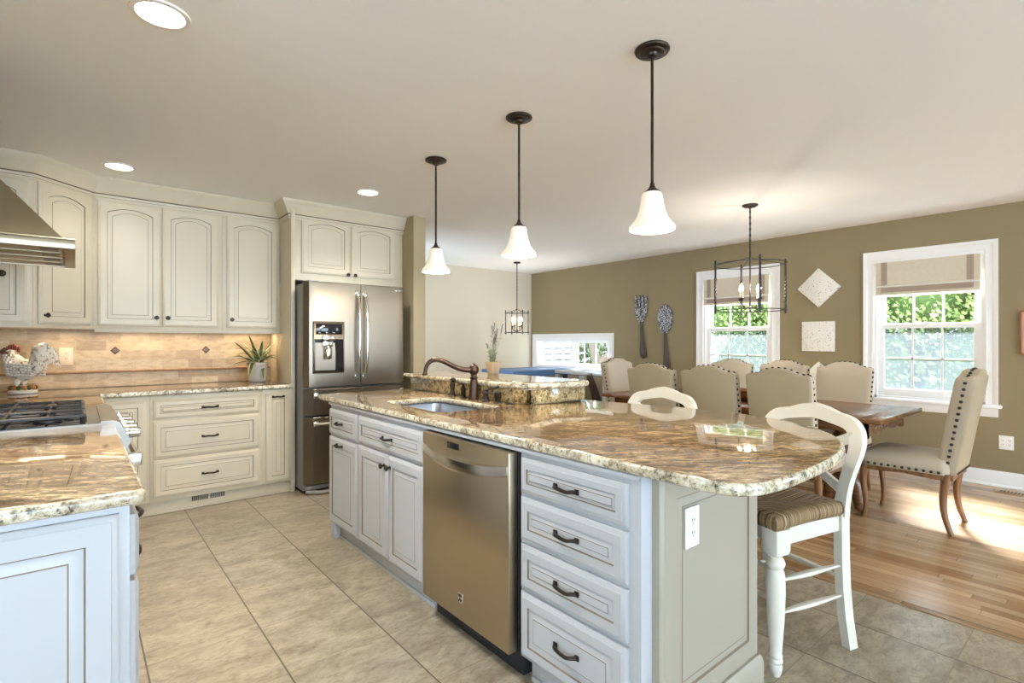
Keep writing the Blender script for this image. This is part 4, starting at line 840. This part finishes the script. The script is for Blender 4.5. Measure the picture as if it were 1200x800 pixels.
# ------------------------------------------------------------------ counter stools
def smooth4(P, it=2):
    for _ in range(it):
        q = [P[0]]
        for a, b_ in zip(P, P[1:]): q += [tuple(u * .75 + v * .25 for u, v in zip(a, b_)), tuple(u * .25 + v * .75 for u, v in zip(a, b_))]
        P = q + [P[-1]]
    return P
def make_stool(label, loc, rotz):
    s = thing('counter_stool', label, 'stool', loc, rotz, 'white rush-seat counter stools')
    n = 8; mb = MB()
    P = [(-.225, .225), (.225, .225), (.198, -.205), (-.198, -.205)]
    def ring(k, z):
        out = []
        for i in range(4):
            a, b_ = P[i], P[(i + 1) % 4]
            for q in range(n): f = q / n; sag = .010 * math.sin(PI * f) * (1 if k > .9 else 0); x, y = a[0] + (b_[0] - a[0]) * f, a[1] + (b_[1] - a[1]) * f; m = math.hypot(x, y); out.append((x * (k - sag / m), y * (k - sag / m), z))
        return out
    mb.loops([ring(.90, .560), ring(1.0, .565), ring(1.035, .582), ring(1.03, .602), ring(.985, .618), ring(.8, .620), ring(.5, .610), ring(.2, .602)], 0); mb.build('rush_seat', 'rush', s, angle=75)
    mb = MB(); mb.box(-.19, .19, .175, .20, .505, .565, 0, .003)
    mb.box(-.165, .165, -.205, -.18, .505, .565, 0, .003)
    for sx in (-1, 1): mb.prism([(sx * .212, .19), (sx * .186, .19), (sx * .163, -.19), (sx * .188, -.19)], 'Z', .500, .566)
    mb.build('seat_rail', 'stool', s)
    for sx in (-1, 1):
        mb = MB(); c = (sx * .193, .187)
        mb.loops([[(c[0] + x, c[1] + y, z) for x, y in rrect(-w, w, -w, w, r, 2)] for w, r, z in ((.037, .004, .566), (.037, .004, .485), (.036, .012, .472), (.024, .020, .462))], 0)
        mb.lathe([(.024, .462), (.0235, .455), (.030, .446), (.0345, .432), (.030, .418), (.0245, .411), (.029, .404), (.0315, .395), (.034, .36), (.0345, .32), (.031, .22), (.024, .12), (.0215, .086), (.0245, .080), (.0245, .074), (.021, .069), (.0255, .062), (.0255, .054), (.0215, .048), (.0245, .038), (.0215, .018), (.0155, 0)], (*c, 0), 20); mb.build('leg', 'stool', s)
        # raked, outward-curving rear leg
        mb = MB(); Z = [.60, .5, .38, .26, .14, .05, 0]; Y = [-.205, -.205, -.207, -.214, -.229, -.247, -.258]
        mb.loops([[(sx * .183 + x, y + yy, z) for x, yy in ((-.018, -.024), (.018, -.024), (.018, .024), (-.018, .024))] for z, y in zip(Z, Y)], 0); mb.build('leg', 'stool', s)
    half = [(-.184, .56), (-.187, .62), (-.197, .70), (-.212, .775), (-.222, .835), (-.214, .888), (-.186, .925), (-.150, .940), (-.11, .946), (-.055, .962), (0, .970)]
    w = [.048, .046, .044, .046, .052, .060, .060, .054, .052, .062, .066]; yo = [-.205, -.206, -.214, -.228, -.246, -.264, -.276, -.282, -.286, -.29, -.292]
    pk = smooth4([(x, z, a, b) for (x, z), a, b in zip(half, w, yo)]); pk += [(-x, z, a, b) for x, z, a, b in pk[-2::-1]]
    mb = MB(); mb.sweep([(p[0], p[1]) for p in pk], [p[2] for p in pk], .032, 0, [p[3] for p in pk])
    mb.build('back_frame', 'stool', s, angle=50)
    for sx in (-1, 1):
        mb = MB(); mb.sweep([(sx * -.185, .655), (sx * -.10, .70), (0, .765), (sx * .10, .835), (sx * .205, .885)], [.042, .036, .036, .036, .046], .016, 0, [-.214 - .004 * sx, -.222 - .004 * sx, -.234 - .004 * sx, -.25 - .004 * sx, -.264 - .004 * sx]); mb.build('cross_slat', 'stool', s)
    def stretcher(a, b_):
        a, b_ = Vector(a), Vector(b_); mb = MB(); mb.tube([a + (b_ - a) * f for f in (0, .12, .32, .5, .72, .9, 1)], [.008, .010, .0165, .018, .014, .010, .008], 8, flat=.6); mb.build('stretcher', 'stool', s)
    for sx in (-1, 1):
        for z in (.36, .235): stretcher((sx * .193, .187, z), (sx * .183, -.21, z - .006))
    for z in (.40, .28): stretcher((-.193, .187, z), (.193, .187, z))
    stretcher((-.18, -.208, .30), (.18, -.208, .30))
    return s
st = make_stool('white rush-seat counter stool at the rounded island end, seat and legs in view', (2.293, 1.015, 0), math.radians(73.3))
dup(st, (2.475, 1.865, 0), math.radians(88), 'white counter stool beyond the island with only its top rail showing over the granite')

# ------------------------------------------------------------------ chandeliers
def chandelier(label, x, y, r, zt, zb, a0, n=4):
    t = thing('lantern_chandelier', label, 'chandelier', (x, y, CE), 0, 'open iron lantern chandeliers'); k = r / .31
    MB().lathe([(.068 * k ** .5, 0), (.068 * k ** .5, -.008), (.052, -.018), (.014, -.026), (.008, -.034)], n=24).build('canopy', 'iron', t)
    T, Bt = zt - CE, zb - CE; hub = Bt + .035
    mb = MB(); mb.tube([(0, 0, -.03), (0, 0, hub)], .0065, 8)
    for q in range(8): mb.ball((0, 0, -.06 - q * .052), (.0085, .0085, .022), 0, 6, 5)
    mb.lathe([(.010, 0), (.018, .012), (.018, .024), (.009, .034), (.009, .055)], (0, 0, hub - .012), 12); mb.ball((0, 0, hub - .022), .009); mb.build('stem', 'iron', t)
    bars = []
    for q in range(4):
        a = a0 + q * PI / 2; px, py = r * math.cos(a), r * math.sin(a); mb = MB(); m = 40; L = []
        for z_i in range(m + 1):
            z = Bt + (T - Bt) * z_i / m; tw = z_i * .55 if .15 < z_i / m < .7 else (0 if z_i / m <= .15 else .7 * m * .55)
            w = .0115 * k ** .5; L.append([(px + w * math.cos(a + tw + j * PI / 2 + .78), py + w * math.sin(a + tw + j * PI / 2 + .78), z) for j in range(4)])
        mb.loops(L, 0); mb.ball((px, py, T + .008), (.009, .009, .014)); mb.ball((px, py, Bt - .006), .009); mb.build('cage_bar', 'iron', t)
    for z in (T - .022, Bt + .016):
        mb = MB(); ring = [(r * math.cos(2 * PI * j / 48), r * math.sin(2 * PI * j / 48), z) for j in range(49)]; mb.tube(ring, .0042, 6); mb.build('hoop', 'iron', t)
    for q in range(4):
        a = a0 + q * PI / 2; mb = MB(); mb.tube(smooth_pts([(0, 0, T + .04), (r * .45 * math.cos(a), r * .45 * math.sin(a), T + .005), (r * math.cos(a), r * math.sin(a), T - .022)], 1), .0035, 6); mb.build('spoke', 'iron', t)
        a += .6; R2 = .105 * k ** .6; cx, cy = R2 * math.cos(a), R2 * math.sin(a)
        mb = MB(); mb.tube(smooth_pts([(0, 0, hub + .01), (cx * .5, cy * .5, hub - .004), (cx * .95, cy * .95, hub + .025), (cx, cy, hub + .075)], 2), .0052, 8); mb.lathe([(.006, 0), (.019, .008), (.021, .016), (.010, .022)], (cx, cy, hub + .07), 12); ar = mb.build('candle_arm', 'iron', t)
        MB().lathe([(.0105, 0), (.0105, .062)], (cx, cy, hub + .09), 12).build('candle_sleeve', 'candle', ar)
        MB().lathe([(.006, 0), (.0125, .012), (.0135, .022), (.009, .042), (.002, .062)], (cx, cy, hub + .152), 12).build('flame_bulb', 'bulb', ar)
    lamp('chandelier_glow', 'POINT', (x, y, CE + hub + .185), 14 * k, (1, .87, .70), shadow_soft_size=.02)
chandelier('iron lantern chandelier over the dining table', 4.58, 2.187, .292, 1.985, 1.54, math.radians(-139.5))
chandelier('smaller iron lantern chandelier in the far corner beside the low wide window', 5.15, 6.04, .19, 1.735, 1.40, math.radians(-105))

# ------------------------------------------------------------------ roman shades
def roman(label, y0, y1, zt, zb):
    s = thing('roman_shade', label, 'window shade', (WX, 0, 0)); x = -.030
    MB().loops([[(x + d, y, z) for d, z in ((.012, zt), (-.004, zt), (-.006, zb + .10), (-.020, zb + .085), (-.020, zb + .075), (-.004, zb + .085), (-.012, zb), (.0, zb), (.006, zb + .08), (.012, zb + .10))] for y in (y0, y1)], 0).build('shade_fabric', 'shadecloth', s)
    mb = MB()
    for y in (y0 + .045, y1 - .095): mb.box(x - .0075, x - .003, y, y + .05, zb + .095, zt)
    mb.loops([[(x + d, y, z) for d, z in ((-.0145, zb + .025), (-.0165, zb + .025), (-.0105, zb + .072), (-.008, zb + .072))] for y in (y0 + .045, y1 - .045)], 0)
    mb.build('border_band', 'band', s)
    MB().box(-.032, .024, y0 - .024, y1 + .024, zt - .012, 2.0995, 0, .003).build('headrail', 'trim', s)
    MB().tube([(x - .022, y0, zb + .082), (x - .022, y1, zb + .082)], .006, 6).build('piping', 'piping', s)
roman('taupe-banded roman shade on the right-hand window behind the head chair', .888, 1.685, 2.072, 1.745)
roman('taupe-banded roman shade on the window behind the chandelier', 2.755, 3.575, 2.072, 1.745)

# ------------------------------------------------------------------ wall decor
def on_wall(name, label, cat, y, z): return thing(name, label, cat, (WX - .003, y, z))
def prism_wall(pts, d0, d1, bev=.004): mb = MB(); mb.prism(pts, 'X', -d1, -d0); return mb
f = on_wall('wall_fork', 'oversized fork with mottled silver head and brown handle on the olive wall', 'wall decor', 4.565, 1.035)
H0 = .50; pts = [(-.022, H0), (-.045, H0 + .04), (-.095, H0 + .13), (-.108, H0 + .21), (-.105, .91), (-.078, .912)]
tine = []; k = 4; gw = .019; tw = (.21 - 3 * gw) / 4
pts = [(.022, H0), (.05, H0 + .05), (.095, H0 + .14), (.105, H0 + .22)]
u = .105
for q in range(4):
    pts += [(u, .88), (u - tw * .5, .915), (u - tw, .88)]
    if q < 3: pts += [(u - tw, H0 + .235), (u - tw - gw, H0 + .235)]
    u -= tw + gw
pts += [(-.105, H0 + .22), (-.095, H0 + .14), (-.05, H0 + .05), (-.022, H0)]
prism_wall(pts, .004, .022).build('fork_head', 'pewter', f)
mb = MB(); mb.tube([(-.012, 0 - (-.0) + zz - 0 if False else yy, zz) for yy, zz in ((-.04, .0), (-.04, .02), (-.038, .07), (-.032, .14), (-.022, .28), (-.008, .42), (0, .53))], [.018, .045, .056, .050, .032, .024, .024], 12, flat=1.0); o = mb.build('fork_handle', 'darkwood', f); o.scale.x = .4; o.location.x = -.012
f = on_wall('wall_spoon', 'oversized spoon with mottled silver bowl and dark handle on the olive wall', 'wall decor', 4.165, .70)
pts = [(.118 * math.cos(a) * (1 - .18 * max(0, -math.sin(a))), .89 + .205 * math.sin(a)) for a in [2 * PI * k / 32 for k in range(32)]]
mb = MB(); mb.loops([[(-.004, y, z) for y, z in pts], [(-.022, y, z) for y, z in pts], [(-.024, y * .9, .89 + (z - .89) * .92) for y, z in pts], [(-.014, y * .55, .89 + (z - .89) * .55) for y, z in pts]], 0); mb.build('spoon_bowl', 'pewter', f)
mb = MB(); mb.tube([(-.012, yy, zz) for yy, zz in ((-.02, 0), (-.02, .03), (-.02, .10), (-.018, .22), (-.014, .38), (-.008, .55), (0, .72))], [.02, .055, .066, .055, .036, .026, .024], 12); o = mb.build('spoon_handle', 'darkwood', f); o.scale.x = .4; o.location.x = -.012
def board(label, y, z, h, rot, dep=.03):
    o = MB().box(-dep, 0, -h, h, -h, h, 0, .003, mtx=Matrix.Rotation(rot, 4, 'X')).build('wall_art_board', 'canvas', None, (WX - .001, y, z)); tag(o, label, 'wall art', 'distressed white wall boards')
board('white distressed board hung as a diamond, topmost of the three', 2.222, 1.868, .152, PI / 4)
board('white distressed square board hung straight below the diamond', 2.228, 1.336, .163, 0)
board('white distressed diamond board lowest on the wall, half hidden behind a chair', 2.222, .845, .152, PI / 4)
p = on_wall('framed_picture', 'orange-brown framed picture at the right border of the photo', 'picture', .44, 1.355)
mb = MB(); P = [(0, 0), (-.022, 0), (-.028, .012), (-.018, .03), (0, .03)]; cs = [(-.195, -.19), (-.195, .19), (.195, .19), (.195, -.19)]
mb.loops([[(d, c[0] - math.copysign(q, c[0]), c[1] - math.copysign(q, c[1])) for d, q in P] for c in cs + cs[:1]], 0, False, False); mb.build('frame', 'frame', p); MB().box(-.010, -.002, -.17, .17, -.165, .165).build('print', 'artpaper', p)
v = thing('floor_vent', 'oak floor register by the baseboard at the right', 'vent', (6.05, .60, 0)); MB().box(-.065, .065, -.17, .17, .0, .006, 0, .002).build('vent_plate', 'oakvent', v)
mb = MB()
for k in range(13): mb.box(-.04, .04, -.145 + k * .0225, -.133 + k * .0225, .0055, .0068)
mb.build('louver_slots', 'slot', v)

# ------------------------------------------------------------------ far corner furniture
g = thing('game_table', 'blue-topped game table in the far corner behind the granite ledge', 'table', (5.35, 6.05, 0))
MB().box(-.56, .56, -.36, .36, .825, .852, 0, .004).build('playfield', 'blue', g)
mb = MB(); mb.box(-.58, .58, -.385, -.36, .76, .858, 0, .003).box(-.58, .58, .36, .385, .76, .858, 0, .003).box(-.58, -.56, -.36, .36, .76, .858, 0, .003).box(.56, .58, -.36, .36, .76, .858, 0, .003); mb.build('rail', 'blue', g)
for sx in (-1, 1):
    for sy in (-1, 1): MB().box(sx * .52 - .03, sx * .52 + .03, sy * .33 - .03, sy * .33 + .03, 0, .826, 0, .004).build('leg', 'black', g)
c = thing('console_table', 'silver-grey glass-topped console table under the low wide window', 'table', (5.83, 5.12, 0)); hx, hy = .30, .50
MB().box(-hx + .05, hx - .05, -hy + .05, hy - .05, .835, .842).build('glass_top', 'tabletopglass', c, smooth=False)
mb = MB(); mb.box(-hx, -hx + .06, -hy, hy, .80, .85, 0, .004).box(hx - .06, hx, -hy, hy, .80, .85, 0, .004).box(-hx + .055, hx - .055, -hy, -hy + .06, .80, .85, 0, .004).box(-hx + .055, hx - .055, hy - .06, hy, .80, .85, 0, .004); mb.build('frame', 'greyframe', c)
mb = MB(); mb.box(-hx - .004, hx + .004, -hy - .004, hy + .004, .795, .803, 0, .001); mb.build('edge_strip', 'black', c)
for sx in (-1, 1):
    for sy in (-1, 1):
        MB().box(sx * (hx - .035) - .03, sx * (hx - .035) + .03, sy * (hy - .035) - .03, sy * (hy - .035) + .03, 0, .80, 0, .004).build('leg', 'greyframe', c)
MB().box(-hx + .02, hx - .02, -hy + .02, hy - .02, .20, .225, 0, .003).build('shelf', 'greyframe', c)
w = thing('wooden_side_chair', 'reddish-brown wooden chair with raked back leg beyond the granite ledge', 'chair', (4.94, 4.13, 0), math.radians(221.4))
MB().box(-.20, .20, -.19, .20, .43, .455, 0, .01).build('seat', 'darkwood', w)
for s in (-1, 1):
    mb = MB(); mb.sweep([(.20, .87), (.145, .70), (.10, .55), (.06, .40), (.11, .2), (.19, 0)], [.07, .085, .10, .08, .05, .04], .03, 0, [s * .185] * 6); o = mb.build('back_post', 'darkwood', w); o.rotation_euler.z = -PI / 2; o.location = (0, 0, 0)
    MB().tube([(s * .17, .17, .43), (s * .175, .18, 0)], [.02, .014], 8).build('leg', 'darkwood', w)
mb = MB(); mb.box(-.20, .20, -.225, -.175, .78, .88, 0, .008); mb.build('crest_rail', 'darkwood', w)

# ------------------------------------------------------------------ plants and rooster
def strap_leaf(mb, base, ang, L, rise, droop, w, rnd):
    n = 9; Ls = []; ca, sa = math.cos(ang), math.sin(ang); e = []
    for k in range(n + 1):
        s = k / n; d = L * s; z = rise * s - droop * s * s; ww = w * (math.sin(PI * min(1, .12 + s * .88)) ** .7) * .5 + .0008
        c = Vector((base[0] + ca * d, base[1] + sa * d, base[2] + z)); t = Vector((-sa, ca, 0)); up = Vector((0, 0, 1))
        Ls.append((c, t, ww))
    V = [[mb.b.verts.new(c + t * ww + Vector((0, 0, ww * .45))), mb.b.verts.new(c + t * ww * .62 + Vector((0, 0, ww * .2))), mb.b.verts.new(c), mb.b.verts.new(c - t * ww * .62 + Vector((0, 0, ww * .2))), mb.b.verts.new(c - t * ww + Vector((0, 0, ww * .45)))] for c, t, ww in Ls]
    for k in range(n):
        for j in range(4): f = mb.b.faces.new((V[k][j], V[k][j + 1], V[k + 1][j + 1], V[k + 1][j])); f.material_index = 1 if j in (0, 3) else 0
p = thing('potted_plant', 'strap-leaf plant in a grey glazed pot on the back counter', 'plant', (1.232, 5.0, .9215))
MB().lathe([(.062, 0), (.066, .004), (.070, .03), (.082, .15), (.088, .155), (.089, .172), (.084, .174), (.079, .165), (.072, .14), (.001, .135)], n=32).build('pot', 'pot', p)
MB().lathe([(.074, .150), (.001, .154)], n=20, cap=False).build('soil', 'soil', p)
rnd = random.Random(3); mb = MB()
spec = [(-140, .29, .19, .12, .030), (-155, .22, .26, .05, .034), (180, .25, .14, .14, .026), (200, .24, .24, .16, .026), (-120, .20, .16, .30, .030), (-95, .12, .06, .22, .032), (-60, .17, .20, .12, .028), (-40, .24, .22, .13, .024), (-25, .27, .20, .14, .022), (10, .16, .26, .06, .03), (-80, .06, .25, .03, .03), (-160, .10, .30, .03, .034), (-15, .13, .26, .04, .03), (30, .13, .22, .08, .028), (150, .13, .26, .06, .03), (120, .10, .22, .05, .03), (-110, .11, .22, .06, .028), (-50, .10, .18, .05, .026), (165, .17, .22, .10, .028), (60, .11, .20, .05, .026), (-130, .17, .24, .10, .03), (-70, .13, .15, .10, .026)]
for a, L, ri, dr, w_ in spec: strap_leaf(mb, (rnd.uniform(-.03, .03), rnd.uniform(-.02, .02), .15), math.radians(a), min(L, .16 if abs(a) < 75 else .25), ri, min(dr * 1.1, ri + .12), w_ * 1.4, rnd)
o = mb.build('foliage', ['strap', 'strapedge'], p, recalc=False, angle=80); so = o.modifiers.new('thickness', 'SOLIDIFY'); so.thickness = .0014
l = thing('lavender_plant', 'lavender stems in a small tan pot on the raised granite ledge', 'plant', (2.395, 3.085, 1.0405))
mb = MB(); mb.loops([[(x, y, z) for x, y in rrect(-h_, h_, -h_, h_, .012, 3)] for h_, z in ((.032, 0), (.034, .003), (.043, .075), (.047, .076), (.047, .088), (.041, .088), (.038, .07))], 0); mb.build('pot', 'clay', l)
rnd = random.Random(11); mb = MB(); mf = MB()
for k in range(22):
    a = rnd.uniform(0, 2 * PI); rr = rnd.uniform(0, .025); b0 = Vector((rr * math.cos(a), rr * math.sin(a), .07)); hgt = rnd.uniform(.08, .2) if k > 6 else (.20 + .022 * k); tip = b0 + Vector((rnd.uniform(-.04, .04), rnd.uniform(-.03, .03), hgt))
    if k == 6: tip = b0 + Vector((.055, -.04, .30))
    mb.tube([b0, (b0 + tip) / 2 + Vector((rnd.uniform(-.006, .006), 0, 0)), tip], .0014, 5)
    for q in range(16):
        s = q / 16 * .75; c = b0 + (tip - b0) * s; dd = Vector((rnd.gauss(0, 1), rnd.gauss(0, 1), rnd.uniform(.3, 1.2))).normalized(); sd = dd.orthogonal().normalized() * .0024
        mb.b.faces.new([mb.b.verts.new(c - sd), mb.b.verts.new(c + dd * .014 + sd), mb.b.verts.new(c + dd * .030), mb.b.verts.new(c + dd * .014 - sd)])
    if k < 9:
        for q in range(9): c = b0 + (tip - b0) * (.78 + .24 * q / 9); mf.ball((c.x + rnd.uniform(-.003, .003), c.y + rnd.uniform(-.003, .003), c.z), (.005, .005, .0045), 0, 6, 4)
mb.build('stems', 'lavleaf', l, recalc=False); mf.build('flower_spikes', 'lavflower', l)
r = thing('rooster_figurine', 'white ceramic rooster figurine with red comb on the back counter', 'figurine', (-.285, 4.935, .9215), math.radians(142)); r.scale = (.9, .9, .96)
mb = MB()
for c, q in (((0, 0, .17), (.105, .075, .08)), ((.055, 0, .205), (.06, .06, .075)), ((.085, 0, .25), (.042, .042, .055)), ((.095, 0, .285), (.033, .032, .033)), ((-.08, 0, .19), (.06, .045, .055)), ((.02, -.03, .10), (.022, .022, .05)), ((.02, .03, .10), (.022, .022, .05)), ((.13, 0, .277), (.018, .009, .009))): mb.ball(c, q, 0, 18, 12)
o = mb.build('body', 'ceramic', r); rm = o.modifiers.new('one_body', 'REMESH'); rm.mode = 'VOXEL'; rm.voxel_size = .006; rm.use_smooth_shade = True
sm = o.modifiers.new('smooth', 'SMOOTH'); sm.iterations = 6
rnd = random.Random(4); mb = MB()
for k in range(13):
    s = -1 + 2 * k / 12; L = .15 + .05 * (1 - abs(s)); y = s * .055; z = .22 + .03 * (1 - abs(s))
    pts = [(-.07, y * .5, z - .02), (-.12, y * .9, z + .05 + .02 * (k % 3)), (-.15, y * 1.3, z + .075 + .03 * (k % 2)), (-.185, y * 1.6, z + .04 + .02 * (k % 3)), (-.20, y * 1.8, z - .035)]
    sp = smooth_pts(pts, 1); mb.tube(sp, [.012, .016, .018, .020, .021, .019, .014, .006][:len(sp)] + [.004] * max(0, len(sp) - 8), 8)
mb.build('tail', 'ceramic', r)
mb = MB()
for sd in (-1, 1):
    for row in range(5):
        for k in range(7): mb.ball((.06 - k * .027, sd * (.076 - .004 * row), .215 - row * .019 - .002 * k), (.021, .009, .011), 0, 8, 6)
mb.build('wing', 'ceramic', r)
mb = MB()
for ring_ in range(6):
    for k in range(12): a = 2 * PI * k / 12 + ring_ * .26; rr = .040 + ring_ * .007; mb.ball((.092 - ring_ * .010 + rr * math.cos(a), rr * math.sin(a), .272 - ring_ * .016), (.010, .010, .015), 0, 6, 5)
mb.build('hackle_feathers', 'ceramic', r)
mb = MB()
for k in range(6): mb.ball((.118 - k * .017, 0, .318 + .016 * math.sin(k * .62)), (.012, .010, .020 + .004 * (k % 2)), 0, 10, 7)
for sd in (-1, 1): mb.ball((.118, sd * .014, .248), (.010, .008, .022)); mb.ball((.098, sd * .032, .288), (.014, .005, .014))
mb.build('comb_and_wattle', 'comb', r)
mb = MB(); mb.lathe([(.085, 0), (.09, .006), (.086, .02), (.06, .045), (.03, .055), (.001, .056)], n=24); mb.build('base', 'ceramic', r)
mb = MB(); mo = MB()
for k in range(16):
    a = 2 * PI * k / 16; rr = .07; (mb if k % 2 else mo).ball((rr * math.cos(a), rr * math.sin(a), .042), (.021, .018, .018), 0, 8, 6)
mb.build('grass_tufts', 'greenglaze', r); mo.build('base_flowers', 'orange', r)
